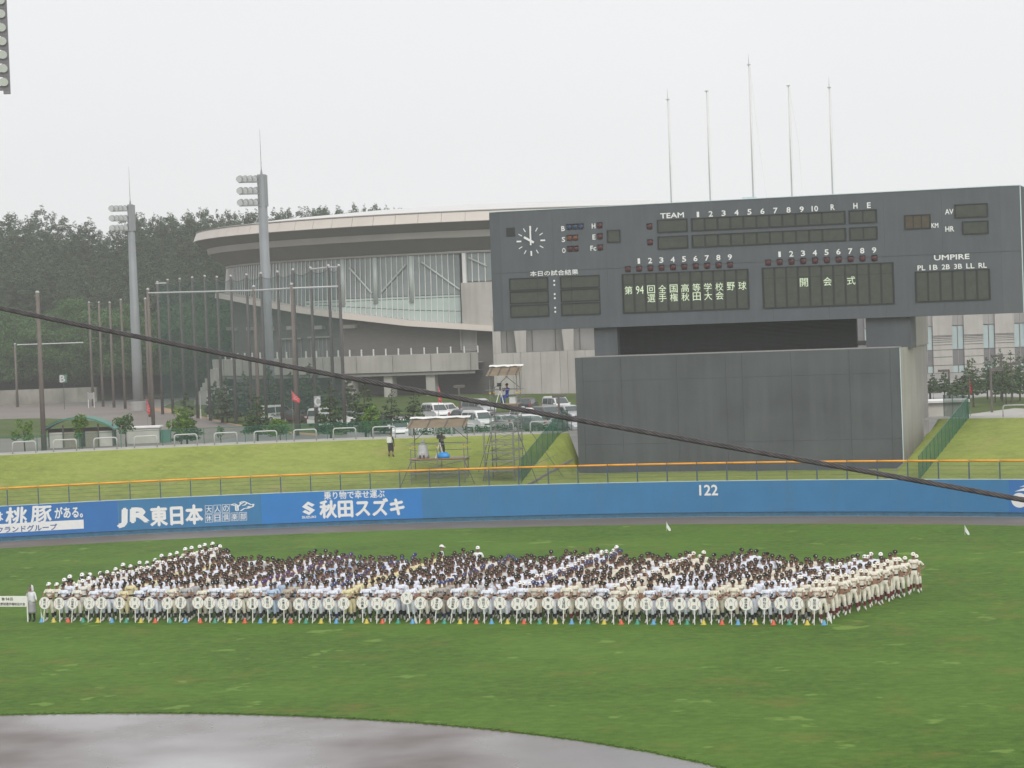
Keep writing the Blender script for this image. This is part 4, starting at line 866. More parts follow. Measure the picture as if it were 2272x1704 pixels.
# window groups and pale beam ends in the lower wall
for x0, x1, y0, y1 in ((625, 668, 752, 792), (690, 734, 748, 788)):
    a0_, a1_ = az_of(x0, 770, HR-5), az_of(x1, 770, HR-5); z1_, z0_ = zpx((x0+x1)/2, y0, 329), zpx((x0+x1)/2, y1+8, 329)
    revolve('window', [(HR-5.1, z0_), (HR-5.1, z1_)], 'panel_dark', a0_, a1_, 6)
    for q in np.linspace(0, 1, 6): MB().tube([hp(HR-5.02, a0_+(a1_-a0_)*q, z0_), hp(HR-5.02, a0_+(a1_-a0_)*q, z1_)], 0.06, 4).build('mullion', 'soffit_band', hall)
    revolve('window_head', [(HR-5.15, z1_+0.1), (HR-4.7, z1_+0.1), (HR-4.7, z1_-0.1), (HR-5.1, z1_-0.1)], 'soffit_band', a0_-0.008, a1_+0.008, 4)
for px, py, wd in ((480, 730, 1.6), (522, 730, 0.8), (556, 729, 1.3), (600, 729, 1.2), (648, 727, 1.5), (709, 726, 1.7), (778, 724, 2.0)):
    a = az_of(px, py, HR-4.9); MB().box(hp(HR-4.9, a, zpx(px, py, 331)), (0.9, wd, 0.5), a).build('beam_end', 'concrete', hall)
a = az_of(1040, 760, HR-5); mb = MB()
for s_ in (-1, 1): mb.box(hp(HR-5.05, a+s_*0.024, 10.3), (0.3, 0.22, 3.0), a)
mb.box(hp(HR-5.05, a, 11.9), (0.3, 2.3, 0.22), a); mb.build('door_frame', 'soffit_band', hall)
revolve('door', [(HR-5.12, 8.6), (HR-5.12, 11.8)], 'concrete_grey', a-0.022, a+0.022, 3)

# ------------------------------------------------------------------ concrete entrance block in front of the hall
eb = thing('entrance_block', 'pale concrete entrance block with flared piers left of the backscreen', 'building', tuple(gz(1150, 891)))
E0 = np.array(gz(1098, 893)); E1 = np.array(gz(1420, 882)); ed = (E1-E0)/np.linalg.norm(E1-E0); en = np.array([ed[1], -ed[0], 0])
if en[1] > 0: en = -en
def ep(u, v, z): q = E0+ed*u+en*v; return (q[0], q[1], z)
def eprism(poly, v0, v1, name, m):
    n = len(poly); mb = MB(); mb.add([ep(u, v0, z) for u, z in poly]+[ep(u, v1, z) for u, z in poly], [tuple(range(n)), tuple(range(2*n-1, n-1, -1))]+[(i, n+i, n+(i+1) % n, (i+1) % n) for i in range(n)]); return mb.build(name, m, eb)
k = 311/FPX
us = [0, 2.6, 3.6, 6.2, 8.7, 9.7, 12, 15, 18.5]
for a, b in zip(us[:-1], us[1:]): eprism([(a+0.02, 1.0), (b-0.02, 1.0), (b-0.02, 8.4), (a+0.02, 8.4)], 0, -1.2, 'wall_panel', 'concrete')
eprism([(0, 1.0), (18.5, 1.0), (18.5, 8.3), (0, 8.3)], -0.08, -1.3, 'joint_backing', 'joint_dark')
for u in (0.55, 3.7, 9.9, 15.5): 
    wb, wt = (0.55, 0.55) if u < 1 else (0.62, 1.0); eprism([(u-wb, 8.42), (u+wb, 8.42), (u+wt*0.8, 13.0), (u-wt, 13.0)], -0.05, -1.1, 'flared_pier', 'concrete')
eprism([(0, 8.42), (18.5, 8.42), (18.5, 13.0), (0, 13.0)], -2.2, -2.8, 'recessed_wall', 'concrete_grey')
for u in (1.6, 4.95, 8.0, 11.2): eprism([(u, 8.5), (u+0.12, 8.5), (u+0.12, 12.9), (u, 12.9)], -2.1, -2.19, 'wall_joint', 'joint_dark')
eprism([(-0.2, 13.0), (18.7, 13.0), (18.7, 14.0), (-0.2, 14.0)], 0.2, -2.8, 'roof_slab', 'concrete')

# ------------------------------------------------------------------ far building right of the scoreboard
fb = thing('civic_building', 'grey concrete building with ribbed bays and tall glazed strips behind the pines', 'building', tuple(gz(2150, 836)))
F0 = np.array(gz(1900, 848)); F1 = np.array(gz(2420, 829)); fd = (F1-F0)/np.linalg.norm(F1-F0); fn = np.array([fd[1], -fd[0], 0]); fn = -fn if fn[1] > 0 else fn; LF = np.linalg.norm(F1-F0)
def fbox(u0, u1, z0, z1, v0, v1, name, m):
    mb = MB(); q = [(u0, v0), (u1, v0), (u1, v1), (u0, v1)]; P = lambda u, v, z: tuple(F0+fd*u+fn*v+np.array([0, 0, z-F0[2]]))
    mb.add([P(u, v, z0) for u, v in q]+[P(u, v, z1) for u, v in q], [(0, 3, 2, 1), (4, 5, 6, 7)]+[(i, (i+1) % 4, 4+(i+1) % 4, 4+i) for i in range(4)]); return mb.build(name, m, fb)
sc = LF/520.0          # metres per picture pixel along the facade
def fu(x): return (1900+x/4.148-1900)*sc
fbox(0, LF, 2.0, 18.8, -0.6, -14, 'core', 'panel_dark'); fbox(0, LF, 18.8, 19.3, 0.4, -14.2, 'roof_edge', 'concrete_grey')
def fz(y): return 12.88-((680+y/4.148)-668)*352/FPX
per = 286; 
for j in range(-3, 6):
    o = 718+per*j
    if fu(o) < 0.2 or fu(o+180) > LF: continue
    fbox(fu(o), fu(o+178), fz(245), 18.5, 0.15, -0.7, 'concrete_panel', 'concrete')
    zs = [245, 258, 272, 287, 305, 330, 375, 438, 512, 580]
    for a, b in zip(zs[:-1], zs[1:]): fbox(fu(o), fu(o+176), fz(b)+0.04, fz(a)-0.04, 0.0, -0.7, 'ribbed_panel', 'concrete')
    for xo in (-52, 2+178):
        fbox(fu(o+xo+2), fu(o+xo+48), fz(372), fz(165), -0.45, -0.62, 'pane', 'glass_teal'); fbox(fu(o+xo), fu(o+xo+52), fz(512), fz(378), -0.35, -0.61, 'dark_panel', 'panel_dark'); fbox(fu(o+xo+2), fu(o+xo+48), fz(578), fz(518), -0.45, -0.62, 'pane', 'glass_teal')
        fbox(fu(o+xo-2), fu(o+xo+1), fz(580), fz(160), -0.3, -0.6, 'mullion', 'soffit_band')
        fbox(fu(o+xo), fu(o+xo+52), fz(158), 18.5, -0.3, -0.6, 'dark_panel', 'concrete_grey')
fbox(0, LF, 2.0, fz(582), 0.1, -0.7, 'plinth', 'concrete_grey')
# low white store behind the backscreen's right flank
st_ = thing('white_store', 'low white store hut with pale flat roof beside the backscreen', 'hut', tuple(at_depth(2085, 930, 185)))
c = at_depth(2088, 918, 185); MB().box((c[0], c[1], c[2]-0.2), (3.6, 3.0, 2.2), 0.2).build('wall', 'wall_cream', st_); MB().box((c[0], c[1], c[2]+1.0), (4.2, 3.6, 0.16), 0.2).build('roof', 'tarp_white', st_)
MB().box((c[0]-1.1, c[1]-1.62, c[2]-0.2), (0.8, 0.08, 1.9), 0.2).build('door', 'panel_dark', st_)
# ------------------------------------------------------------------ single trees
def tree(kind, base, h, r, n, leaf, mat_, seed, label, group, lean=0.0, bare=0.25):
    t = thing(kind+'_tree', label, 'tree', base, group=group); b = Vector(base)
    if kind == 'pine': v, f, cs = pine_parts(h, r, int(n*1.6), leaf*1.3, seed, bare)
    else: v, f, cs = broad_parts(h, r, int(n*1.6), leaf*1.3, seed)
    v = v.copy(); v[:, 0] += lean*v[:, 2]
    link('crown', np_mesh('crown', v, f, [mat_]), t)
    mb = MB(); g_ = np.random.default_rng(seed); top = h*(0.95 if kind == 'pine' else 0.7)
    mb.tube([b+Vector((lean*top*q+g_.uniform(-.01, .01)*h, g_.uniform(-.01, .01)*h, top*q-(0.1 if q == 0 else 0))) for q in (0, .3, .6, 1)], [0.030*h**0.8, 0.024*h**0.8, 0.016*h**0.8, 0.006*h**0.8], 7)
    for c in cs[::(3 if kind == 'pine' else 2)]:
        z0 = c[2]*(0.96 if kind == 'pine' else 0.7); mb.tube([b+Vector((lean*z0, 0, z0)), b+Vector((c[0]*0.85+lean*c[2], c[1]*0.85, c[2]))], [0.010*h**0.8, 0.003*h**0.8], 4)
    mb.build('trunk', 'bark', t); return t
def crest(px, D=174.0, z=4.6):       # just behind the low fence on top of the bank
    P = at_depth(px, 980, D); return (P[0], P[1], z)
def lot(px, py, z=2.0): return tuple(on_z(px, py, z))
G1, G2, G3 = 'young trees along the low fence', 'trees of the car park', 'pines right of the backscreen'
tree('broadleaf', crest(54), 2.3, 0.85, 420, 0.07, 'leaf_bright', 201, 'thin young broadleaf tree nearest the left edge of the lawn', G1)
tree('broadleaf', crest(182), 2.6, 0.75, 480, 0.07, 'leaf_bright', 202, 'slim bright green young tree in front of the green roofed dugout', G1)
tree('broadleaf', crest(280), 2.5, 0.9, 480, 0.07, 'leaf_broad', 203, 'small branching tree between the dugout and the beige shed', G1)
tree('pine', crest(415, 177), 3.6, 0.95, 1100, 0.09, 'leaf_pine', 204, 'dark conifer rising behind a bright shrub near the orange earth strip', G1, bare=0.1)
tree('broadleaf', crest(402, 173), 2.9, 0.95, 620, 0.075, 'leaf_bright', 205, 'bright yellow-green young tree in front of the dark conifer', G1)
tree('broadleaf', crest(490), 1.3, 0.4, 90, 0.06, 'leaf_broad', 206, 'sparse sapling between two pipe hoops', G1)
tree('pine', crest(572, 175), 3.4, 1.0, 900, 0.085, 'leaf_pine_fresh', 207, 'leaning olive conifer in front of the grey light tower', G1, bare=0.2)
tree('broadleaf', crest(622, 173), 1.7, 1.0, 620, 0.07, 'leaf_bright', 208, 'low bright green bush right of the leaning conifer', G1)
tree('pine', crest(735, 178), 4.1, 1.0, 1300, 0.085, 'leaf_pine_fresh', 209, 'full conifer just right of the white letter C sign', G1, bare=0.12)
tree('pine', crest(812, 177), 3.8, 1.25, 1500, 0.09, 'leaf_pine_fresh', 210, 'broad conifer below the balcony, left of the two bare pines', G1, bare=0.12)
tree('broadleaf', crest(826, 173), 2.4, 0.8, 560, 0.075, 'leaf_bright', 211, 'bright young tree in front of the broad conifer', G1)
tree('pine', crest(868, 175), 3.4, 0.85, 560, 0.08, 'leaf_pine', 212, 'see-through pine with bare trunk, left of a pair', G1, lean=0.06, bare=0.3)
tree('pine', crest(916, 175), 3.4, 0.85, 560, 0.08, 'leaf_pine', 213, 'see-through pine with bare trunk, right of a pair', G1, lean=0.07, bare=0.3)
for i, (px, nm) in enumerate(((1250, 'left'), (1268, 'right'))): pass
for i, (px, py, h, r) in enumerate(((505, 938, 5.2, 1.7), (545, 935, 5.8, 1.9), (600, 936, 6.3, 2.0), (648, 934, 5.6, 1.8), (690, 936, 6.6, 2.0), (480, 930, 4.6, 1.2), (775, 932, 5.0, 1.6))):
    tree('pine', lot(px, py), h, r, 1500, 0.15, 'leaf_pine', 230+i, 'dark car park conifer behind the net poles, %s from the left' % ordn[i], G2, bare=0.15)
for i, (px, w_) in enumerate(((985, 1.6), (1060, 1.8), (1180, 2.0), (1222, 1.9), (945, 1.3), (1115, 1.5))):
    t_ = thing('shrub', 'low green shrub at the car park edge, %s' % ('left of the white minivan', 'in front of the white minivan', 'behind the tall camera tower', 'framed by the last pipe hoop', 'beside the right bare pine', 'between the camera towers')[i] if False else 'low clipped shrub along the car park edge, %s in the row' % ('second', 'third', 'fifth', 'sixth', 'first', 'fourth')[i], 'shrub', crest(px, 176, 4.3), group='shrubs along the car park edge')
    v, f = leaf_cloud(420, [(x_*w_*0.5, 0.1*x_, 0.35) for x_ in (-0.6, 0, 0.6)], [(w_*0.32, 0.5, 0.5)]*3, 0.075, 0.4, 260+i); link('foliage', np_mesh('foliage', v, f, ['leaf_broad']), t_)
    MB().tube([(crest(px, 176, 4.2)), crest(px, 176, 4.7)], 0.03, 5).build('stem', 'bark', t_)
grove = [(2071, 887, 3.0, .9), (2096, 886, 3.1, .85), (2123, 892, 2.8, 1.0), (2135, 890, 2.6, .9), (2160, 903, 5.0, 1.2), (2150, 890, 4.4, 1.1), (2192, 886, 4.6, 1.1), (2208, 893, 4.9, 1.3), (2232, 899, 4.4, 1.3), (2245, 893, 5.4, 1.4), (2263, 890, 5.2, 1.3), (2222, 886, 5.6, 1.3), (2275, 900, 5.0, 1.4)]
for i, (px, py, h, r) in enumerate(grove):
    tree('pine', lot(px, py), h, r, 850, 0.10, 'leaf_pine_fresh', 300+i, 'young pine in the grove right of the backscreen, %s counted from the left' % ordn[i], G3, bare=0.3)

# ------------------------------------------------------------------ floodlight towers
def flood_tower(base, ztop, r0, r1, label, aim, rows=3, cols=4, lamp_r=0.62):
    t = thing('floodlight_tower', label, 'light tower', base, group='grey floodlight towers'); b = Vector(base)
    MB().tube([b, (b.x, b.y, 9), (b.x, b.y, ztop)], [r0, (r0*0.9+r1*0.1), r1], 24).build('mast', 'tower_grey', t, smooth=True)
    MB().lathe(b, [(r0*1.5, 0), (r0*1.5, 1.2), (r0, 1.3)], 20).build('plinth', 'concrete_grey', t)
    zh = ztop-0.4; rx = math.cos(aim), math.sin(aim); sd_ = -_r0[0]*0.96-_f[0]*0.28, -_r0[1]*0.96-_f[1]*0.28
    MB().box((b.x-sd_[0]*0.1, b.y-sd_[1]*0.1, zh-1.5), (0.95, 1.0, 3.6), math.atan2(sd_[1], sd_[0])).build('head_frame', 'tower_grey', t)
    for k in range(rows):
        z = zh-2.9+k*1.35; a_ = (b.x+rx[0]*0.2, b.y+rx[1]*0.2, z); 
        MB().box((b.x+sd_[0]*1.5, b.y+sd_[1]*1.5, z-0.25), (2.3, 0.7, 0.14), math.atan2(sd_[1], sd_[0])).build('lamp_platform', 'lamp_shell', t)
        for j in range(cols):
            c = Vector((b.x+sd_[0]*(0.75+j*0.55), b.y+sd_[1]*(0.75+j*0.55)-0.1*j, z+0.2)); d = Vector((rx[0]*0.9, rx[1]*0.9, -0.42)).normalized()
            mb = MB(); mb.tube([c-d*0.35, c-d*0.2, c+d*0.15, c+d*0.35], [0.12, 0.3, lamp_r*0.78, lamp_r*0.82], 12); l = mb.build('floodlight', 'lamp_shell', t, smooth=True)
            MB().tube([c+d*0.352, c+d*0.36], [lamp_r*0.76]*2, 12).build('lens', 'lamp_glass', l)
            MB().tube([c, (c.x, c.y, z-0.2)], 0.05, 5).build('bracket', 'lamp_shell', t)
    MB().tube([(b.x, b.y, ztop), (b.x, b.y, ztop+0.7), (b.x, b.y, ztop+5.2)], [0.16, 0.045, 0.015], 8).build('lightning_rod', 'tower_grey', t)
    return t
def aim_at_cam(b): return math.atan2(CAM[1]-b[1], CAM[0]-b[0])
b1_ = lot(308, 911); b2_ = lot(602, 935)
flood_tower(b1_, 12.88+(737-470)*334/FPX+1.0, 0.74, 0.42, 'grey floodlight tower before the wood, shorter and further left', aim_at_cam(b1_)-0.35, cols=4, lamp_r=0.52)
flood_tower(b2_, 12.88+(727-400)*278/FPX+0.6, 0.62, 0.52, 'grey floodlight tower in front of the round hall', aim_at_cam(b2_)-0.35, cols=4, lamp_r=0.46)
# corner of the stadium's own lamp rack at the upper left picture edge, its steel legs outside the picture
lr = at_depth(24, 205, 160); dl = -_r0
st = thing('stadium_lamp_rack', 'mauve grey rack of stadium floodlights cut by the upper left corner', 'light tower', (lr[0]+dl[0]*4.0, lr[1]+dl[1]*4.0, 0.0))
def rk(u, v, z): q = lr+dl*u+_f*np.array([1, 1, 0])*v; return (q[0], q[1], z)
zb = lr[2]; aim = math.atan2(_r0[1], _r0[0])
for u in (0.25, 4.0, 7.75): MB().box(rk(u, 0, zb+3.6), (0.42, 0.3, 7.4), aim).build('rack_post', 'frame_mauve', st)
for k in range(8): MB().box(rk(4.0, 0, zb+0.30+0.905*k), (7.9, 0.36, 0.30), aim).build('rack_beam', 'frame_mauve', st)
for k in range(8):
    for j in range(9):
        c = Vector(rk(0.35+j*0.9+0.12*(j > 0), -0.35, zb+0.72+0.905*k)); d = Vector((-_f[0], -_f[1], -0.55)).normalized()+Vector((_r0[0], _r0[1], 0))*0.1
        l = MB().tube([c-d*0.25, c-d*0.1, c+d*0.14], [0.10, 0.22, 0.31], 12).build('floodlight', 'lamp_shell', st, smooth=True); MB().tube([c+d*0.142, c+d*0.15], [0.29, 0.29], 12).build('lens', 'lamp_glass', l)
for u in (4.2, 6.8): MB().tube([rk(u, 0.3, 0), rk(u, 0.3, zb+7)], 0.4, 14).build('leg', 'tower_grey', st, smooth=True)

# ------------------------------------------------------------------ ball-stop net poles
def net_pole(px, py, pxt, pyt, label, m='pole_concrete', r=0.2, grp='net poles of the practice field', z=2.0):
    b = on_z(px, py, z); D = (b-CAM)@_f; top = at_depth(pxt, pyt, D); t = thing('net_pole', label, 'pole', tuple(b), group=grp)
    MB().tube([tuple(b-np.array([0, 0, .2])), (b[0], b[1], top[2])], [r*1.05, r*0.72], 12).build('shaft', m, t, smooth=True)
    mb = MB()
    for k in range(7): q = b[2]+3+(top[2]-b[2]-3)*k/7; mb.box((b[0]+0.16*(-1)**k, b[1]-0.1, q), (0.22, 0.04, 0.04))
    mb.build('step_bolt', 'steel_dark', t); MB().lathe((b[0], b[1], top[2]), [(r*0.8, 0), (r*0.8, 0.12), (r*0.3, 0.2)], 10).build('pole_cap', 'galvanised', t)
    return (b[0], b[1], top[2])
far = [((361, 919), (345, 627)), ((384, 918), (374, 622)), ((411, 922), (399, 620)), ((439, 928), (424, 617)), ((467, 933), (449, 614)), ((494, 937), (478, 616)), ((525, 941), (507, 614)), ((560, 943), (540, 611)), ((592, 946), (574, 608)), ((629, 950), (608, 605)), ((664, 955), (646, 600)), ((703, 958), (685, 596)), ((743, 960), (727, 591)), ((766, 963), (748, 591))]
tops = [net_pole(*a, *b, 'grey concrete net pole in the long receding row, %s from the left' % ordn[i], 'pole_concrete_dark', 0.19, 'net poles in the receding row') for i, (a, b) in enumerate(far)]
near = [((341, 957), (331, 643)), ((576, 964), (564, 637)), ((660, 966), (642, 632))]
ntops = [net_pole(*a, *b, s_, 'pole_concrete', 0.2, 'brown front net poles') for (a, b), s_ in zip(near, ('brown concrete pole left of the row carrying a long crossbar', 'brown concrete pole just left of the tall light tower', 'brown concrete pole just right of the tall light tower'))]
lft = [((98, 1003), (84, 650)), ((207, 901), (195, 672)), ((229, 902), (218, 672)), ((253, 904), (245, 672)), ((278, 907), (268, 666)), ((39, 903), (32, 764)), ((333, 925), (321, 664))]
ll = ('thick brown net pole at far left beside the dugout', 'slim pole with a notice board at its foot', 'slim net pole before the wood, second of four', 'slim net pole before the wood, third of four', 'slim net pole before the wood, fourth of four', 'short pole at the far left carrying a thin crossbar', 'slim pole directly behind the crossbar pole')
ltops = [net_pole(*a, *b, s_, 'pole_concrete', 0.24 if i == 0 else 0.2, 'poles left of the light tower') for i, ((a, b), s_) in enumerate(zip(lft, ll))]
nets = thing('ball_stop_net', 'thin dark green ball-stop net strung between the receding poles', 'net', tops[0][:2]+(2.0,))
for a, b in zip(tops[:-1], tops[1:]):
    sag = 0.35; n = 6; vs = []
    for i in range(n+1): q = i/n; x, y = a[0]+(b[0]-a[0])*q, a[1]+(b[1]-a[1])*q; vs += [(x, y, 3.2), (x, y, a[2]+(b[2]-a[2])*q-0.25-sag*4*q*(1-q))]
    MB().add(vs, [(2*i, 2*i+2, 2*i+3, 2*i+1) for i in range(n)]).build('net_panel', 'pole_net', nets)
    MB().tube([vs[2*i+1] for i in range(n+1)], 0.03, 4).build('net_rope', 'steel_dark', nets)
cb = thing('crossbar', 'long thin grey pipe joining the front net poles near their tops', 'pipe', ntops[0]); z_ = -0.35
MB().tube([(p[0], p[1], p[2]+z_) for p in (ntops[0], ntops[1], ntops[2])]+[(tops[-1][0], tops[-1][1], tops[-1][2]-2.0)], 0.10, 6).build('pipe', 'galvanised', cb)
c2 = thing('crossbar', 'short grey pipe joining the tops of the last net poles', 'pipe', tops[-3]); MB().tube([(p[0], p[1], p[2]-0.1) for p in (tops[-3], tops[-2], tops[-1])], 0.09, 6).build('pipe', 'galvanised', c2)
c3 = thing('crossbar', 'thin pale pipe between the far left poles before the wood', 'pipe', ltops[5]); D5 = 352; MB().tube([tuple(at_depth(38, 765, D5)), tuple(at_depth(185, 760, D5))], 0.09, 6).build('pipe', 'galvanised', c3)
c4 = thing('crossbar', 'short pale pipe left of the receding row of poles', 'pipe', tops[0]); D5 = 310; MB().tube([tuple(at_depth(345, 629, D5)), tuple(at_depth(369, 628, D5))], 0.09, 6).build('pipe', 'galvanised', c4)

# ------------------------------------------------------------------ dugout, shed, notice board, shelter
def at(px, py, D): return at_depth(px, py, D)
du = thing('dugout', 'low dugout with arched green roof and lattice front on the practice field', 'shelter', tuple(on_z(180, 1000, 2.0)))
D0 = 232; c = at(176, 985, D0); ux = _r0
def dp(u, v, z): q = np.array([c[0], c[1], 0])+ux*u+np.array([-ux[1], ux[0], 0])*v; return (q[0], q[1], z)
zf = 2.0; arc = [(u, zf+1.55+1.25*(1-(u/3.6)**2)) for u in np.linspace(-3.6, 3.6, 13)]
mb = MB(); vs = []
for u, z in arc: vs += [dp(u, -0.8, z), dp(u, 2.6, z), dp(u, -0.8, z+0.16), dp(u, 2.6, z+0.16)]
fs = []
for i in range(12): a = i*4; fs += [(a, a+4, a+5, a+1), (a+2, a+3, a+7, a+6), (a, a+2, a+6, a+4), (a+1, a+5, a+7, a+3)]
fs += [(0, 1, 3, 2), (48, 50, 51, 49)]; mb.add(vs, fs).build('roof', 'roof_green', du)
MB().add([dp(u, -0.85, z+0.19) for u, z in arc[:4]]+[dp(u, 0.6, z+0.19) for u, z in arc[3::-1]], [(0, 1, 6, 7), (1, 2, 5, 6), (2, 3, 4, 5)]).build('roof_sheet', 'roof_pale', du)
rz_ = math.atan2(ux[1], ux[0])
MB().box(dp(0, 1.8, zf+0.9), (6.6, 0.2, 1.8), rz_).build('rear_wall', 'dark_recess', du)
for u in (-2.2, 2.6): MB().box(dp(u, 0, zf+0.75), (1.3, 0.12, 1.5), rz_).build('front_panel', 'wall_cream', du)
for u in (-0.75, 1.2): MB().box(dp(u, 0.05, zf+0.75), (1.5 if u < 0 else 1.2, 0.1, 1.5), rz_).build('lattice', 'lattice_tan', du)
for u in (-3.2, -1.5, 0.1, 1.9, 3.3): MB().box(dp(u, -0.1, zf+1.1), (0.14, 0.14, 2.2), rz_).build('post', 'brown_metal', du)
sh = thing('shed', 'small beige block shed with pale flat roof right of the dugout', 'shed', tuple(on_z(322, 998, 2.0))); c = at(322, 985, 236)
MB().box((c[0], c[1], 2.75), (3.1, 2.2, 1.5), rz_).build('wall', 'wall_cream', sh); MB().box((c[0], c[1], 3.57), (3.4, 2.5, 0.14), rz_).build('roof', 'tarp_white', sh)
MB().box(tuple(np.array([c[0], c[1], 2.6])+ux*2.1), (0.9, 0.8, 1.2), rz_).build('locker', 'sign_green', sh)
bd = thing('notice_board', 'grey notice board on two white legs on the practice field', 'sign', tuple(on_z(203, 905, 2.0))); c = on_z(203, 905, 2.0)
for s_ in (-0.42, 0.42): MB().box(tuple(c+ux*s_+np.array([0, 0, 1.15])), (0.10, 0.10, 2.3), rz_).build('leg', 'mullion_white', bd)
MB().box(tuple(c+np.array([0, -0.06, 1.75])), (0.86, 0.05, 0.95), rz_).build('panel', 'sign_grey', bd)
sl = thing('bus_shelter', 'pale carport with curved roof among the net poles', 'shelter', tuple(on_z(462, 928, 2.0))); c = on_z(462, 928, 2.0)
for u in (-0.9, 0.0, 2.6): MB().box(tuple(c+ux*u+np.array([0, 0, 1.7])), (0.10, 0.10, 3.4), rz_).build('post', 'mullion_white', sl)
MB().add([tuple(c+ux*u+np.array([-ux[1], ux[0], 0])*v+np.array([0, 0, 3.3+0.5*math.sin((u+1.0)/4.2*math.pi)])) for v in (-0.5, 1.8) for u in np.linspace(-1.0, 3.2, 9)], [(i, i+1, i+10, i+9) for i in range(8)]).build('roof', 'roof_pale', sl)
# letter signs
sg = thing('letter_sign', 'green sign with white letter B before the wood', 'sign', tuple(on_z(140, 905, 2.0))); c = at(140, 840, 352)
MB().box((c[0], c[1], c[2]), (1.05, 0.06, 1.15), rz_).build('panel', 'sign_green', sg); mb = MB(); v, f = text_fit('B', 0.7, 0.95, 0.05)
mb.add([tuple(c+ux*(p[0]-0.1)-np.array([-ux[1], ux[0], 0])*0.05+np.array([0, 0, p[1]])) for p in v], f).build('lettering', 'white_paint', sg); MB().tube([(c[0], c[1]+0.05, 2.0), (c[0], c[1]+0.05, c[2])], 0.05, 6).build('post', 'steel_dark', sg)
sg = thing('letter_sign', 'grey sign with white letter C among the car park conifers', 'sign', tuple(on_z(703, 955, 2.0))); c = at(704, 891, 238)
MB().box((c[0], c[1], c[2]), (0.66, 0.05, 1.1), rz_).build('panel', 'sign_grey', sg); mb = MB(); v, f = text_fit('C', 0.5, 0.85, 0.05)
mb.add([tuple(c+ux*p[0]-np.array([-ux[1], ux[0], 0])*0.05+np.array([0, 0, p[1]])) for p in v], f).build('lettering', 'white_paint', sg); MB().tube([(c[0], c[1]+0.05, 2.0), (c[0], c[1]+0.05, c[2])], 0.05, 6).build('post', 'steel_dark', sg)

# ------------------------------------------------------------------ red banner flags
def banner_flag(px, pyb, pxt, pyt, D, hang, blow, label, seed):
    b = at(px, pyb, D); tp = at(pxt, pyt, D); t = thing('banner_flag', label, 'flag', tuple(b), group='red and white banner flags'); MB().tube([tuple(b), tuple(tp)], 0.022, 6).build('pole', 'steel', t)
    g_ = np.random.default_rng(seed); n, m = 12, 5; vs = []
    for i in range(n+1):
        for j in range(m+1):
            q, s_ = i/n, j/m; wv = blow*s_*(1-0.25*q)*(0.25+0.75*min(1, 1.6*q)); fold = 0.07*math.sin(7*q+9*s_+seed)*s_
            p = tp-np.array([0, 0, 0.05+hang*q+(0.32*s_ if blow > 0.4 else 0.12*s_)]); p = p+ux*wv+np.array([-ux[1], ux[0], 0])*fold; vs.append(tuple(p))
    fl = MB().add(vs, [(i*(m+1)+j, i*(m+1)+j+1, (i+1)*(m+1)+j+1, (i+1)*(m+1)+j) for i in range(n) for j in range(m)]).build('cloth', 'flag_red', t, smooth=True)
    mb = MB()                       # white strokes of the banner's column of characters
    for i in range(1, n-1, 2):
        for j in (1, 2, 3):
            if g_.uniform() < 0.72:
                a, bq, c_, d_ = (np.array(vs[(i+di)*(m+1)+j+dj]) for di, dj in ((0, 0), (0, 1), (1, 1), (1, 0))); off = -_f*0.012
                mb.add([tuple(x_+off) for x_ in (a*0.85+d_*0.15, bq*0.8+c_*0.2, c_*0.55+bq*0.45, d_*0.5+a*0.5)], [(0, 1, 2, 3)])
    mb.build('lettering', 'white_paint', fl)
banner_flag(329, 957, 324, 879, 240, 1.55, 0.42, 'red and white banner flag on a pole beside the brown net pole', 1)
banner_flag(652, 970, 647, 865, 235, 0.95, 0.95, 'red banner flag blown out beside the tall light tower', 2)
banner_flag(973, 930, 972, 855, 236, 1.6, 0.34, 'hanging red and white banner flag behind the canopied platform', 3)
banner_flag(2154, 934, 2150, 834, 168, 1.15, 0.2, 'hanging red and white banner flag at the green fence corner', 4)

# ------------------------------------------------------------------ lamp posts
def lamp_post(px, py, pyt, z, arm, label, grp, D=None):
    b = on_z(px, py, z) if D is None else at(px, py, D); D_ = (b-CAM)@_f; tp = at(px-(py-pyt)*0.037, pyt, D_); t = thing('lamp_post', label, 'lamp post', tuple(b), group=grp)
    MB().box((b[0], b[1], (b[2]+tp[2])/2), (0.2, 0.2, tp[2]-b[2]), rz_).build('post', 'brown_metal', t); c = tp+ux*arm; MB().box((c[0], c[1], tp[2]), (1.25, 0.45, 0.26), rz_).build('lamp_head', 'brown_metal', t); MB().box((c[0], c[1], tp[2]-0.14), (1.0, 0.36, 0.03), rz_).build('diffuser', 'plastic_clear', t)
lamp_post(1242, 959, 879, 2.0, 0, 'dark T-shaped lamp post left of the backscreen', 'car park lamp posts', 232)
lamp_post(1021, 930, 857, 2.0, 0, 'dark T-shaped lamp post behind the white minivan', 'car park lamp posts', 262)
for i, (px, py, pyt, arm) in enumerate(((2107, 884, 822, -0.55), (2201, 915, 820, 0.55), (2138, 886, 838, 0.55), (2064, 886, 864, 0.5), (2224, 890, 789, -0.4), (2246, 896, 807, 0.3))):
    lamp_post(px, py, pyt, 2.0, arm, 'dark square lamp post in the pine grove, %s from the left' % ('second', 'fourth', 'third', 'first', 'fifth', 'sixth')[i], 'grove lamp posts')
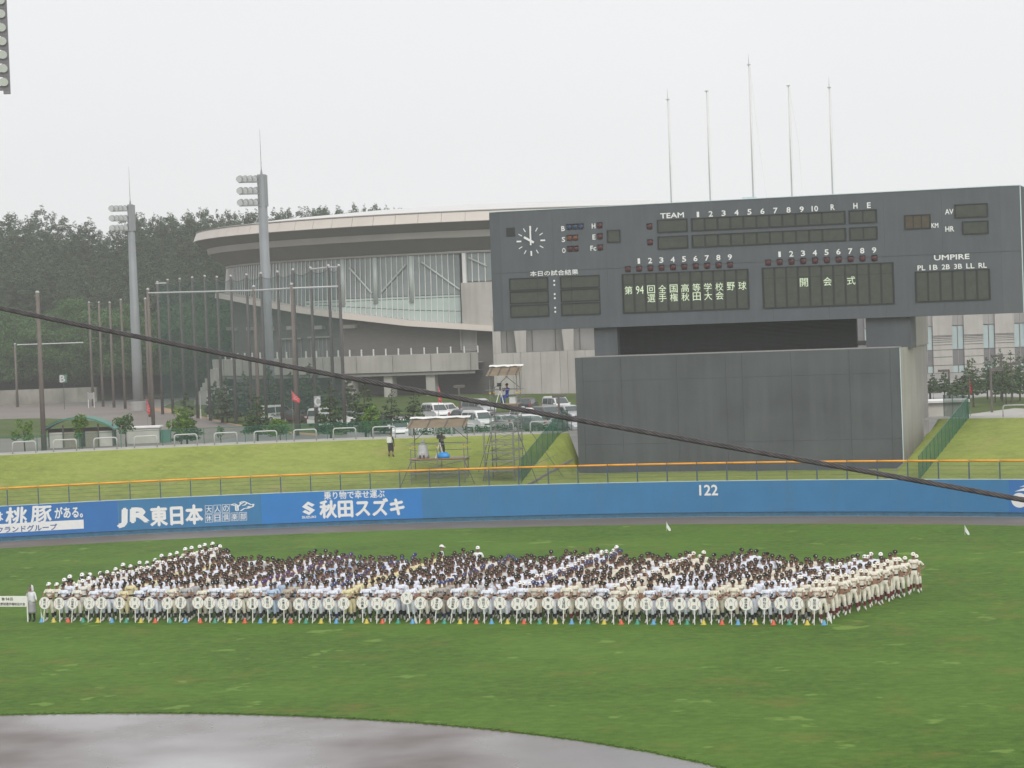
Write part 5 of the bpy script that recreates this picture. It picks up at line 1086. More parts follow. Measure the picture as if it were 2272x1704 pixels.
# ------------------------------------------------------------------ parked cars
def car_parts(kind):
    """side outline (x forward, z), half width, window polygons, wheel stations"""
    if kind == 'van': return dict(L=4.7, W=1.72, out=[(-2.33, .32), (-2.35, 1.0), (-2.28, 1.72), (-2.0, 1.93), (0.55, 1.95), (1.0, 1.80), (1.62, 1.12), (2.2, 0.98), (2.34, 0.72), (2.32, .32)], side=[[(-2.1, 1.1), (-2.05, 1.7), (-0.75, 1.74), (-0.75, 1.1)], [(-0.65, 1.1), (-0.65, 1.74), (0.4, 1.75), (0.4, 1.1)], [(0.5, 1.1), (0.5, 1.74), (0.85, 1.68), (1.38, 1.1)]], shield=((1.02, 1.75), (1.58, 1.16)), rear=((-2.30, 1.70), (-2.345, 1.15)), wh=(-1.4, 1.45))
    if kind == 'suv': return dict(L=4.5, W=1.78, out=[(-2.2, .36), (-2.24, 1.0), (-2.02, 1.58), (-1.75, 1.72), (0.1, 1.74), (0.45, 1.66), (1.05, 1.13), (2.05, 0.98), (2.22, 0.75), (2.2, .36)], side=[[(-1.9, 1.1), (-1.75, 1.54), (-0.85, 1.58), (-0.85, 1.1)], [(-0.75, 1.1), (-0.75, 1.58), (0.25, 1.58), (0.85, 1.1)]], shield=((0.48, 1.62), (1.02, 1.16)), rear=((-2.03, 1.55), (-2.21, 1.12)), wh=(-1.35, 1.38))
    return dict(L=4.4, W=1.7, out=[(-2.15, .3), (-2.2, .85), (-1.75, 0.98), (-1.25, 1.36), (-0.9, 1.46), (0.15, 1.46), (0.45, 1.38), (1.1, 0.98), (2.0, 0.84), (2.2, 0.62), (2.18, .3)], side=[[(-1.35, .98), (-1.0, 1.34), (-0.35, 1.36), (-0.35, .98)], [(-0.25, .98), (-0.25, 1.36), (0.3, 1.34), (0.85, .98)]], shield=((0.48, 1.35), (1.05, 1.01)), rear=((-1.28, 1.33), (-1.7, 1.01)), wh=(-1.3, 1.35))
_cars = {}
def car_proto(kind, paint):
    key = (kind, paint)
    if key in _cars: return copy_tree(_cars[key])
    d = car_parts(kind); W = d['W']/2
    def hw(z): return W*(1-0.16*max(0, (z-0.85)/0.9)-0.05*max(0, (0.6-z)/0.4))
    t = thing('parked_car', 'x', 'car', (0, 0, 0), 1e-9); t['_local'] = 1; n = len(d['out']); mb = MB()
    vs = []
    for x, z in d['out']:
        h = hw(z); vs += [(x, -h, z), (x*0.992, -h*0.6, z+(0.02 if z > 0.5 else 0)), (x*0.992, h*0.6, z+(0.02 if z > 0.5 else 0)), (x, h, z)]
    fs = []
    for i in range(n):
        j = (i+1) % n
        for k in range(3): fs.append((i*4+k, j*4+k, j*4+k+1, i*4+k+1))
    fs += [tuple(i*4 for i in range(n)), tuple(i*4+3 for i in range(n-1, -1, -1))]
    b = mb.add(vs, fs).build('body', paint, t); bv = b.modifiers.new('soft', 'BEVEL'); bv.width = 0.06; bv.segments = 2; bv.limit_method = 'ANGLE'
    for s_ in (-1, 1):
        for P in d['side']: MB().add([(x, s_*(hw(z)+0.012), z) for x, z in P], [tuple(range(len(P)))]).build('side_window', 'car_glass', t)
        for x in d['wh']:
            w_ = MB(); ring_ = []; vs = []; R_ = 0.32
            for y in (s_*(W-0.16), s_*(W+0.02)):
                for k in range(16): a = 2*math.pi*k/16; vs.append((x+R_*math.cos(a), y, 0.32+R_*math.sin(a)))
            w_.add(vs, [(k, (k+1) % 16, 16+(k+1) % 16, 16+k) for k in range(16)]+[tuple(range(16)), tuple(range(31, 15, -1))]); wo = w_.build('wheel', 'tyre', t)
            MB().add([(x+0.21*math.cos(2*math.pi*k/12), s_*(W+0.03), 0.32+0.21*math.sin(2*math.pi*k/12)) for k in range(12)], [tuple(range(12))]).build('rim', 'rim_alloy', wo)
        fx = d['out'][-2][0]; rx_ = d['out'][1][0]; fz_ = d['out'][-3][1]
        MB().box((fx-0.06, s_*W*0.72, fz_-0.18), (0.2, 0.36, 0.17)).build('headlight', 'head_lamp', t); MB().box((rx_+0.04, s_*W*0.84, 1.0), (0.14, 0.16, 0.36)).build('tail_light', 'tail_lamp', t)
        sx = d['shield'][1][0]-0.2; MB().box((sx, s_*(hw(1.1)+0.12), d['shield'][1][1]+0.02), (0.12, 0.2, 0.14)).build('wing_mirror', paint, t)
    (xa, za), (xb, zb_) = d['shield']; nx = Vector((za-zb_, 0, xb-xa)).normalized()*0.03
    MB().add([(xa+nx.x, -hw(za)*0.86, za+nx.z), (xa+nx.x, hw(za)*0.86, za+nx.z), (xb+nx.x, hw(zb_)*0.92, zb_+nx.z), (xb+nx.x, -hw(zb_)*0.92, zb_+nx.z)], [(0, 1, 2, 3)]).build('windscreen', 'car_glass', t)
    (xa, za), (xb, zb_) = d['rear']; MB().add([(xa-0.035, -hw(za)*0.84, za), (xa-0.035, hw(za)*0.84, za), (xb-0.035, hw(zb_)*0.9, zb_), (xb-0.035, -hw(zb_)*0.9, zb_)], [(0, 1, 2, 3)]).build('rear_window', 'car_glass', t)
    MB().box((fx+0.02, 0, 0.46), (0.06, 0.36, 0.17)).build('number_plate', 'plate_white', t); MB().box((fx+0.0, 0, 0.66), (0.08, W*1.0, 0.1)).build('grille', 'camera_black', t); MB().box((rx_-0.0, 0, 0.8), (0.06, 0.36, 0.17)).build('number_plate', 'plate_white', t)
    MB().box((0, 0, 0.28), (d['L']*0.96, W*1.7, 0.12)).build('underbody', 'tyre', t)
    _cars[key] = t; return t
to_cam = math.atan2(CAM[1]-200, CAM[0]+40)
cars = [('van', 'car_white', 1062, 955, -0.5, 'white minivan facing the stadium, right of the canopied platform'), ('van', 'car_white', 967, 934, -0.55, 'white minivan under the hanging banner flag'), ('suv', 'car_white', 990, 929, 2.6, 'white estate car seen from behind, partly hidden by the minivan'), ('van', 'car_silver', 1062, 923, -0.35, 'silver van behind the white minivan'),
        ('sedan', 'car_silver', 1122, 954, -0.5, 'silver saloon behind the tall scaffold tower'), ('suv', 'car_white', 1166, 944, -0.55, 'white hatchback right of the scaffold tower'), ('sedan', 'car_grey', 1180, 958, -0.1, 'dark grey saloon at the lawn edge right of the scaffold'), ('suv', 'car_black', 1171, 917, 2.9, 'black off-road car seen from behind at the foot of the concrete block'), ('suv', 'car_grey', 1216, 939, -0.5, 'dark grey estate car left of the T-shaped lamp post'),
        ('van', 'car_white', 1236, 918, -0.55, 'white tall car below the concrete entrance block'), ('suv', 'car_silver', 1262, 937, -0.5, 'silver off-road car half hidden by the backscreen'), ('sedan', 'car_silver', 1256, 960, -0.3, 'silver saloon at the lawn edge by the backscreen'), ('van', 'car_white', 888, 975, -0.9, 'white van cut off by the lawn crest, left of the canopied platform'), ('sedan', 'car_white', 922, 972, -0.4, 'white saloon roof showing just over the lawn crest'),
        ('van', 'car_white', 616, 936, 2.2, 'white van between the light tower and a net pole'), ('sedan', 'car_blue', 637, 928, -0.3, 'dark blue car among the net poles'), ('sedan', 'car_maroon', 662, 938, -0.2, 'maroon car low among the net poles'), ('van', 'car_white', 716, 944, 2.8, 'small white truck below the letter C sign'), ('suv', 'car_white', 745, 950, 2.4, 'white hatchback behind the full conifer'), ('sedan', 'car_grey', 788, 942, -0.2, 'dark grey car left of the broad conifer'), ('suv', 'car_black', 848, 961, -0.3, 'black car behind the bare trunks of the two pines'), ('sedan', 'car_silver', 690, 926, -0.3, 'pale silver car far behind the net poles'), ('sedan', 'car_black', 1030, 940, -0.5, 'black saloon between the two white vans')]
for kind, paint, px, py, rot, label in cars:
    o = car_proto(kind, paint); b = on_z(px, py, 2.0); o.location = (b[0], b[1], 2.02); o.rotation_euler = (0, 0, to_cam+rot+0.95 if abs(rot) < 1.2 else to_cam+rot); tag(o, label, 'car', 'cars parked behind the lawn')
# ------------------------------------------------------------------ people
def skin_body(joints, edges, level=1):
    me = bpy.data.meshes.new('skeleton'); names = list(joints); idx = {n_: i for i, n_ in enumerate(names)}
    me.from_pydata([joints[n_][0] for n_ in names], [(idx[a], idx[b]) for a, b in edges], [])
    o = bpy.data.objects.new('skeleton', me); COL.objects.link(o); sk = o.modifiers.new('skin', 'SKIN'); sk.use_smooth_shade = True; sk.branch_smoothing = 0.3
    if not me.skin_vertices: bpy.context.view_layer.objects.active = o; bpy.ops.mesh.customdata_skin_add()
    for n_ in names:
        r = joints[n_][1]; r = (r, r) if isinstance(r, (int, float)) else r; me.skin_vertices[0].data[idx[n_]].radius = r; me.skin_vertices[0].data[idx[n_]].use_root = (n_ == 'pelvis')
    if level: ss = o.modifiers.new('sub', 'SUBSURF'); ss.levels = level; ss.render_levels = level
    dg = bpy.context.evaluated_depsgraph_get(); dg.update(); m = bpy.data.meshes.new_from_object(o.evaluated_get(dg))
    v = np.array([q.co[:] for q in m.vertices]); f = [tuple(p.vertices) for p in m.polygons]
    bpy.data.objects.remove(o); bpy.data.meshes.remove(me); bpy.data.meshes.remove(m); return v, f
ARMS = {'clasped': [((.255, .02, 1.13), (.13, -.17, .96), (.05, -.21, .93))]*2, 'sign': [((.25, -.06, 1.17), (.14, -.27, 1.10), (.075, -.315, 1.135))]*2, 'sides': [((.235, .03, 1.12), (.25, -.03, .88), (.245, -.06, .79))]*2,
        'hips': [((.36, .07, 1.15), (.22, -.05, 1.03), (.155, -.07, 1.0))]*2, 'face': [((.25, -.12, 1.2), (.12, -.2, 1.42), (.07, -.15, 1.5)), ((.235, .03, 1.12), (.25, -.03, .88), (.245, -.06, .79))], 'crossed': [((.25, -.05, 1.15), (.05, -.21, 1.17), (-.05, -.22, 1.2)), ((.25, -.05, 1.15), (.06, -.2, 1.12), (-.04, -.2, 1.14))],
        'behind': [((.26, .08, 1.14), (.14, .15, .97), (.05, .17, .94))]*2, 'camera': [((.24, -.12, 1.2), (.12, -.3, 1.36), (.07, -.34, 1.4))]*2, 'mast': [((.3, -.06, 1.14), (.42, -.2, 1.02), (.48, -.26, 1.0)), ((.20, -.12, 1.2), (.07, -.22, 1.42), (.03, -.2, 1.5))]}
def body_arrays(pose, level=1, fingers=True, stance=0, seated=False, turn=0.0):
    """one continuous figure facing -y, 1.70 m tall, feet on z = 0"""
    J = {'pelvis': ((0, 0, .93), (.135, .105)), 'waist': ((0, 0, 1.05), (.125, .098)), 'chest': ((0, -.005, 1.22), (.15, .112)), 'upper': ((0, .005, 1.36), (.13, .09)), 'collar': ((0, .01, 1.435), (.065, .062)), 'neck': ((0, .0, 1.49), (.052, .055)),
         'jaw': ((0, -.022, 1.548), (.068, .08)), 'head': ((0, -.008, 1.615), (.080, .097)), 'crown': ((0, .005, 1.665), (.066, .078))}
    E_ = [('pelvis', 'waist'), ('waist', 'chest'), ('chest', 'upper'), ('upper', 'collar'), ('collar', 'neck'), ('neck', 'jaw'), ('jaw', 'head'), ('head', 'crown')]
    for i, s_ in enumerate((1, -1)):
        e, w_, h = ARMS[pose][i]; k = 'rl'[i]; X = lambda p: (p[0]*s_, p[1], p[2])
        J['sh'+k] = ((.165*s_, .01, 1.385), .062); J['up'+k] = (tuple((np.array((.19*s_, .01, 1.33))+np.array(X(e)))/2), .054); J['el'+k] = (X(e), .042); J['wr'+k] = (X(w_), .030); J['ha'+k] = (X(h), (.036, .026))
        E_ += [('upper', 'sh'+k), ('sh'+k, 'up'+k), ('up'+k, 'el'+k), ('el'+k, 'wr'+k), ('wr'+k, 'ha'+k)]
        if fingers:
            d = np.array(X(h))-np.array(X(w_)); d = d/np.linalg.norm(d); sdv = np.cross(d, (0, 1, 0) if abs(d[1]) < .8 else (1, 0, 0)); sdv = sdv/np.linalg.norm(sdv); b = np.array(X(h))
            for q, (o_, l_) in enumerate(((-.026, .055), (-.009, .068), (.009, .062), (.026, .048))):
                m1 = b+d*l_*.55+sdv*o_*1.1+np.array((0, -.008, -.004)); m2 = m1+d*l_*.4+np.array((0, -.004, -.02)); J[f'f{q}a'+k] = (tuple(m1), .0095); J[f'f{q}b'+k] = (tuple(m2), .008); E_ += [('ha'+k, f'f{q}a'+k), (f'f{q}a'+k, f'f{q}b'+k)]
            th_ = b-d*.02-sdv*.045*s_; J['th'+k] = (tuple(th_), .011); J['ti'+k] = (tuple(th_+d*.035-sdv*.012*s_), .009); E_ += [('ha'+k, 'th'+k), ('th'+k, 'ti'+k)]
        wd = .0 if stance == 0 else .035
        if seated: L = [((.1, -.05, .86), .10), ((.13, -.42, .84), .075), ((.13, -.44, .62), .058), ((.13, -.42, .45), .043), ((.14, -.55, .42), (.05, .035))]
        else: L = [((.085+wd*.2, 0, .84), .105), ((.105+wd*.6, -.02, .50), .080), ((.11+wd*.8, .0, .34), .066), ((.12+wd, .025, .10), .045), ((.135+wd, -.09, .045), (.048, .036))]
        for nme, (p, r) in zip(('hip', 'knee', 'calf', 'ank', 'foot'), L): J[nme+k] = (X(p), r)
        J['toe'+k] = (X((L[4][0][0]+.012, L[4][0][1]-.09, L[4][0][2]-.012)), (.036, .026)); E_ += [('pelvis', 'hip'+k), ('hip'+k, 'knee'+k), ('knee'+k, 'calf'+k), ('calf'+k, 'ank'+k), ('ank'+k, 'foot'+k), ('foot'+k, 'toe'+k)]
    v, f = skin_body(J, E_, level)
    hd = v[:, 2] > 1.53; nose = np.exp(-((v[:, 0]/.022)**2+((v[:, 2]-1.585)/.03)**2))*(v[:, 1] < -.05)*hd; v[:, 1] -= nose*.022
    brow = np.exp(-((v[:, 2]-1.615)/.012)**2-((np.abs(v[:, 0])-.03)/.02)**2)*(v[:, 1] < -.05)*hd; v[:, 1] += brow*.008
    v[:, 2] -= v[:, 2].min() if not seated else 0
    names = list(J); P = np.array([J[n_][0] for n_ in names]); return v, f, J, E_
def classify(v, f, J, E_, seated=False):
    """material of every face: 0 skin 1 cloth 2 trousers 3 sock 4 shoe 5 undershirt 6 hair 7 belt 8 sleeve-end (skin or dark sleeve)"""
    cen = np.array([v[list(q)].mean(0) for q in f]); A_ = np.array([J[a][0] for a, b in E_]); D_ = np.array([J[b][0] for a, b in E_])-A_; out = []
    rel = cen[:, None]-A_[None]; T = np.clip((rel*D_[None]).sum(2)/(D_*D_).sum(1)[None], 0, 1); dist = np.linalg.norm(rel-T[..., None]*D_[None], axis=2); bi = dist.argmin(1)
    for i_ in range(len(f)):
        a, b = E_[bi[i_]]; t = T[i_, bi[i_]]; x, y, z = cen[i_]
        if b in ('jaw', 'head', 'crown') or a == 'jaw': out.append(6 if (y > .022 and z > 1.545) or z > 1.652 else 0)
        elif b in ('neck',) : out.append(0 if t > .35 else 5)
        elif b == 'collar': out.append(5 if t > .4 and y < .05 and abs(x) < .075 else 1)
        elif a[:2] in ('sh', 'up') or b[:2] in ('sh',): out.append(1 if (b[:2] in ('sh', 'up') or t < .15) else 8)
        elif b[:2] in ('wr',): out.append(8 if t < .8 else 0)
        elif b[:2] in ('ha', 'th', 'ti') or b[:1] == 'f' and b[1].isdigit(): out.append(0)
        elif b in ('waist',): out.append(7 if .99 < z < 1.035 else 1 if z > 1.0 else 2)
        elif b in ('chest', 'upper'): out.append(7 if z < 1.03 else 1)
        elif b[:3] == 'hip' or b[:4] == 'knee': out.append(2)
        elif b[:4] == 'calf': out.append(2 if t < .75 else 3)
        elif b[:3] == 'ank': out.append(3 if t < .72 else 4)
        else: out.append(4)
    return out
def cap_arrays():
    mb = MB(); n, k = 16, 5; prof = []
    for i in range(k+1): a = math.pi/2*i/k; prof.append((math.cos(a), math.sin(a)))
    vs = []; fs = []
    for cr, sr in prof[:-1]:
        for j in range(n): q = 2*math.pi*j/n; vs.append((.101*cr*math.sin(q), .006-.114*cr*math.cos(q), 1.632+.104*sr))
    vs.append((0, .006, 1.632+.104)); top = len(vs)-1
    for i in range(k-1):
        for j in range(n): fs.append((i*n+j, i*n+(j+1) % n, (i+1)*n+(j+1) % n, (i+1)*n+j))
    for j in range(n): fs.append(((k-1)*n+j, (k-1)*n+(j+1) % n, top))
    mb.add(vs, fs)
    br = []; m = 8
    for i in range(m+1):
        a = -1.25+2.5*i/m; x0, y0 = .100*math.sin(a), .006-.113*math.cos(a); x1, y1 = .095*math.sin(a), .006-.113*math.cos(a)-.085*math.cos(a*1.1); br += [(x0, y0, 1.64), (x1, y1, 1.618-.006*math.cos(a)), (x1, y1, 1.608-.006*math.cos(a)), (x0, y0, 1.626)]
    mb.add(br, [(i*4+q, i*4+(q+1) % 4, i*4+4+(q+1) % 4, i*4+4+q) for i in range(m) for q in range(4)])
    em = [(-.018, -.117, 1.656), (.018, -.117, 1.656), (.016, -.106, 1.69), (-.016, -.106, 1.69)]; mb.add(em, [(0, 1, 2, 3)], 1); return mb
CAPMB = cap_arrays()
CAPS = {}
def cap_mesh(em):
    if em not in CAPS: CAPS[em] = CAPMB.mesh('cap', ['cap_cloth', em])
    return CAPS[em]
BODY = {}; BODYM = {}
def body(pose, level=1, seated=False):
    k = (pose, level, seated)
    if k not in BODY: v, f, J, E_ = body_arrays(pose, level, fingers=(level > 0), stance=1 if pose in ('sign', 'sides', 'hips') else 0, seated=seated); BODY[k] = (v, f, classify(v, f, J, E_, seated))
    return BODY[k]
def body_mesh(pose, sock='sock_black', sleeve='skin', cloth='uniform', trouser='uniform', shoe='shoe_white', under='under_black', belt='under_black', hair='hair_black', seated=False):
    k = (pose, sock, sleeve, cloth, trouser, shoe, under, seated)
    if k not in BODYM:
        v, f, mi = body(pose, 1, seated); me = bpy.data.meshes.new('body'); me.from_pydata(v.tolist(), [], f)
        for q in ('skin', cloth, trouser, sock, shoe, under, hair, belt, sleeve): me.materials.append(MATS[q])
        me.polygons.foreach_set('material_index', mi); me.polygons.foreach_set('use_smooth', [True]*len(f)); me.update(); BODYM[k] = me
    return BODYM[k]
_bvh = {}
def chest_text(word, pose, ink, slant=0.0):
    """lettering laid on the jersey: every vertex rests 4 mm off the chest"""
    if pose not in _bvh: v, f, _ = body(pose); _bvh[pose] = BVHTree.FromPolygons([tuple(p) for p in v], f)
    v, f = text_fit(word, min(.27, .052*len(word)+.06) if len(word) > 2 else .2, .062 if len(word) > 2 else .085, .02, slant); bm = bmesh.new()
    vs = [bm.verts.new((p[0], 0, p[1])) for p in v]
    for q in f:
        try: bm.faces.new([vs[i] for i in q])
        except ValueError: pass
    bmesh.ops.triangulate(bm, faces=bm.faces[:]); me = bpy.data.meshes.new('chest_lettering'); bm.to_mesh(me); bm.free()
    for q in me.vertices:
        x, z = q.co.x, 1.255+q.co.z; hit = _bvh[pose].ray_cast(Vector((x, -.2, z)), Vector((0, 1, 0))); y = (hit[0].y if hit[0] is not None and hit[0].y < 0 else -.1)-.006; q.co = (x, y, z)
    me.materials.append(MATS[ink]); return me

# ------------------------------------------------------------------ the teams: sign, stick position (m along the front line), jersey, cap, socks, word, ink
W_, C_, G_, B_, Y_, T_ = (.85, .88, .97), (.84, .79, .66), (.55, .53, .50), (.50, .62, .80), (.80, .72, .44), (.52, .46, .38)
K_, N_, P_, V_, R_ = (.013, .012, .015), (.035, .05, .16), (.085, .04, .17), (.86, .86, .84), (.84, .80, .70)
SX = [101, 133, 163, 200, 227, 267, 301, 333, 373, 403, 441, 467, 497, 527, 562.5, 595.4, 630.8, 665.2, 697.7, 731.6, 764.6, 805.9, 838.4, 867.2, 904.6, 934.5, 970.8, 1007, 1039.9, 1074.6, 1111, 1149.6, 1179.7, 1217.6, 1252.7, 1291, 1327.8, 1361.2, 1399.7, 1435.7, 1470.3, 1509, 1541.5, 1581, 1623.4, 1656.5, 1697.8, 1734.4, 1769.6, 1808.7]
TEAMS = ['能代商', '秋田中央', '大館鳳鳴', '二ツ井', '能代西', '男鹿工', '平成', '秋田西', '湯沢', '秋田修英', '能代', '大館国際', '能代工', '秋田南', '金足農', '雄物川', '大農太田', '由利', '男鹿海洋', '西目', '大館工', '大曲農', '大館', '小坂', '大曲', '大曲工', '横手城南', '秋田高専', '湯沢翔北', '由利工', '花輪', '羽後', '横手', '角館', '五城目', '明桜', '秋田', '本荘', '新屋', '十和田', '秋田工', '雄勝', '増田', '秋田北鷹', '六郷', '横手清陵', '西仙北', '矢島', '仁賀保', '秋田商']
WORD = ['NOSHIRO', 'CHUO', 'HOMEI', 'FUTATSUI', 'NISHI', '男鹿工', 'HEISEI', 'AKITA', 'YUZAWA', 'SHUEI', 'NOSHIRO', 'KOKUSAI', 'NOKO', 'KONAN', 'KANANO', 'OMONO', '大農', 'YURI', 'KAIYO', 'NISHIME', 'OKO', 'DAINO', 'ODATE', 'KOSAKA', 'OMAGARI', '大曲工', '城南', 'KOSEN', 'SHOHOKU', 'YURIKO', 'HANAWA', 'UGO', 'YOKOTE', 'KAKU', 'GOJO', '明桜', 'AKITA', 'HONJO', 'ARAYA', 'TOWADA', 'R工', 'OGACHI', 'MASUDA', '北鷹', 'ROKUGO', 'SEIRYO', 'SEISEN', 'YASHIMA', 'NIKAHO', 'AKISHO']
J_ = {0: C_, 2: (.85, .82, .74), 5: Y_, 8: C_, 9: (.50, .49, .49), 10: C_, 13: C_, 15: B_, 16: T_, 20: Y_, 25: (.84, .82, .76), 26: (.46, .42, .38), 28: (.62, .62, .62), 32: (.70, .63, .53), 34: C_, 35: (.78, .76, .72), 37: C_, 38: C_, 43: C_, 44: C_, 48: C_, 49: (.86, .81, .70)}
CAPC = {0: V_, 2: V_, 14: P_, 17: (.05, .03, .07), 19: N_, 26: N_, 31: V_, 32: N_, 37: R_, 47: V_, 49: R_, 15: (.03, .04, .06)}
SOCK = {34: 'sock_maroon', 49: 'sock_maroon', 47: 'sock_maroon', 19: 'sock_navy', 26: 'sock_navy'}
INK = {5: 'ink_maroon', 16: 'ink_brown', 18: 'ink_maroon', 20: 'ink_brown', 23: 'ink_maroon', 24: 'ink_maroon', 28: 'ink_yellow', 35: 'ink_brown', 43: 'ink_brown', 44: 'ink_brown', 49: 'ink_maroon', 47: 'ink_navy', 22: 'ink_brown', 42: 'ink_brown', 45: 'ink_brown'}
CNAME = {id(W_): 'white', id(C_): 'cream', id(B_): 'pale blue', id(Y_): 'pale yellow', id(T_): 'tan'}
def cname(k):
    c = J_.get(k, W_); return CNAME.get(id(c), 'grey' if max(c) < .66 else 'cream')
def capname(k):
    c = CAPC.get(k, K_); return 'white' if c is V_ else 'cream' if c is R_ else 'navy' if c is N_ else 'purple' if c is P_ else 'black'
YF = 70.35
def nth_(k):
    u = ('', 'first', 'second', 'third', 'fourth', 'fifth', 'sixth', 'seventh', 'eighth', 'ninth'); 
    if k < 20: return ordn[k]
    q = k+1; tens = {2: 'twenty', 3: 'thirty', 4: 'forty', 5: 'fifty'}[q//10]; return {2: 'twentieth', 3: 'thirtieth', 4: 'fortieth', 5: 'fiftieth'}[q//10] if q % 10 == 0 else tens+'-'+u[q % 10]
BACK = [(101, 1203+93), (474, 1203), (520, 1232), (558, 1230), (585, 1228), (624, 1239), (683, 1222), (756, 1221), (783, 1232), (837, 1233), (875, 1233), (928, 1233), (998, 1220), (1022, 1217), (1081, 1230), (1168, 1229), (1208, 1226), (1248, 1221), (1308, 1215), (1373, 1212), (1389, 1230), (1427, 1224), (1476, 1225), (1545, 1220), (1588, 1232), (1646, 1221), (1699, 1226), (1760, 1233), (1839, 1234), (1925, 1228), (2032, 1228)]
fx = [on_y(x, 1384, YF)[0] for x in SX]
def slant(k):          # lateral drift per metre of depth: straight on the left, fanning to the right
    q = k/49.0; return -0.015 + 0.245*max(0, (q-0.55)/0.45)**1.2
def depth_of(k):       # length of column k from the back silhouette
    if k == 0: return 18.2
    best = None
    for i in range(60):
        d = 8+i*0.2; x = fx[k]+slant(k)*d; P = np.array((x, YF+0.45+d, 1.73))-CAM; z = P@_f; px = 1136+FPX*(P@_r)/z; py = 852-FPX*(P@_u)/z
        yb = np.interp(px, [b[0] for b in BACK[1:]], [b[1] for b in BACK[1:]])
        if py <= yb: return d
    return 15.0
def rank_offsets(n, d, g_): return [d*i/(n-1) for i in range(n)]
POSES = ['clasped', 'sides', 'behind', 'clasped', 'hips', 'face', 'clasped', 'crossed', 'sides']
g = np.random.default_rng(21); crowdV = []; crowdF = []; crowdM = []; crowdC = []; crowd_off = 0
lo_v, lo_f, lo_m = {}, {}, {}
capv = np.array(CAPMB.v); capf = CAPMB.f; capm = CAPMB.m
ordr = ('bearer', 'second', 'third', 'fourth')
n_ind = 0
def place_player(k, x, y, pose, rz_p, sc_p, label, letter, group):
    global n_ind
    sleeve = 'under_black' if (k*7+3) % 5 == 0 else 'skin'
    o = link('baseball_player', body_mesh(pose, SOCK.get(k, 'sock_black'), sleeve)); o.location = (x, y, 0.0); o.rotation_euler = (0, 0, rz_p); o.scale = (sc_p*1.02, sc_p*1.02, sc_p); o.color = (*J_.get(k, W_), 1)
    tag(o, label, 'person', group); em = 'emblem_dark' if max(CAPC.get(k, K_)) > .5 else ('emblem_gold' if (k*13) % 3 == 0 else 'sign_white')
    c = link('cap', cap_mesh(em), o); c.color = (*CAPC.get(k, K_), 1)
    if letter:
        key = ('t', k, pose)
        if key not in BODYM: BODYM[key] = chest_text(WORD[k], pose, INK.get(k, 'ink_navy'), 0.2 if k % 4 == 0 else 0)
        link('chest_lettering', BODYM[key], o)
    n_ind += 1; return o
GR = 'baseball players lined up in teams'
for k in range(50):
    d = depth_of(k); n = 22 if k == 0 else max(12, int(round(d/0.61))+1); 
    if k == 49: d = 11.0; n = 18
    off = [0.0, 0.62]+[0.62+(d-0.62)*i/(n-2) for i in range(1, n-1)]
    for r, dd in enumerate(off):
        x = fx[k]+slant(k)*dd+(0.02 if r == 0 else g.normal(0, 0.055)); y = YF+0.42+dd+(0 if r == 0 else g.normal(0, 0.07)); sc_p = float(np.clip(g.normal(1.0, 0.042), .90, 1.10)); rz_p = float(g.normal(0.12, 0.22))
        team = TEAMS[k]; last = r == len(off)-1
        if r == 0: pose = 'sign'; rz_p = float(g.normal(0.06, 0.06)); sc_p = min(max(sc_p, .95), 1.04)
        else: pose = POSES[int(g.integers(len(POSES)))]
        if k == 49 and r: pose = ('clasped', 'sides', 'clasped', 'behind', 'hips')[r % 5] if not last else 'hips'
        if k == 24 and r == 0: pose = 'sign'
        if r < 4 or k in (0, 49) or last:
            if r == 0: lab = 'player in %s uniform holding the %s round sign from the left, lettered %s' % (cname(k), nth_(k), team)
            elif last: lab = 'rearmost player in the line behind the %s round sign from the left' % nth_(k)
            else: lab = '%s player in %s uniform, line of the %s round sign from the left' % (ordn[r], cname(k), nth_(k))
            place_player(k, x, y, pose, rz_p, sc_p, lab, r < 2 or k in (0, 49), GR)
        else:
            if pose not in lo_v: v, f, mi = body(pose, 0); lo_v[pose] = v; lo_f[pose] = f; lo_m[pose] = mi
            ca, sa = math.cos(rz_p), math.sin(rz_p)
            for v, f, mi, iscap in ((lo_v[pose], lo_f[pose], lo_m[pose], 0), (capv, capf, capm, 1)):
                q = v*sc_p; crowdV.append(np.stack([q[:, 0]*ca-q[:, 1]*sa+x, q[:, 0]*sa+q[:, 1]*ca+y, q[:, 2]], 1)); crowdF += [tuple(i+crowd_off for i in ff) for ff in f]; crowd_off += len(v)
                if iscap: crowdM += [1 if m_ == 0 else 8 for m_ in mi]; crowdC += [CAPC.get(k, K_)]*len(f)
                else: crowdM += [0 if m_ == 8 and (k % 2) else 5 if m_ == 8 else m_ for m_ in mi]; crowdC += [J_.get(k, W_)]*len(f)
V = np.concatenate(crowdV); me = bpy.data.meshes.new('crowd'); me.from_pydata(V.tolist(), [], crowdF)
for q in ('skin', 'crowd_cloth', 'crowd_cloth', 'sock_black', 'shoe_white', 'under_black', 'hair_black', 'under_black', 'emblem_gold'): me.materials.append(MATS[q])
me.polygons.foreach_set('material_index', crowdM); me.polygons.foreach_set('use_smooth', [True]*len(crowdF))
at_ = me.attributes.new('tint', 'FLOAT_COLOR', 'FACE'); at_.data.foreach_set('color', np.concatenate([np.array(crowdC), np.ones((len(crowdC), 1))], 1).astype(np.float32).ravel()); me.update()
tag(link('crowd', me), 'packed inner ranks of baseball players between the front rows and the rear row', 'crowd', kind='stuff')

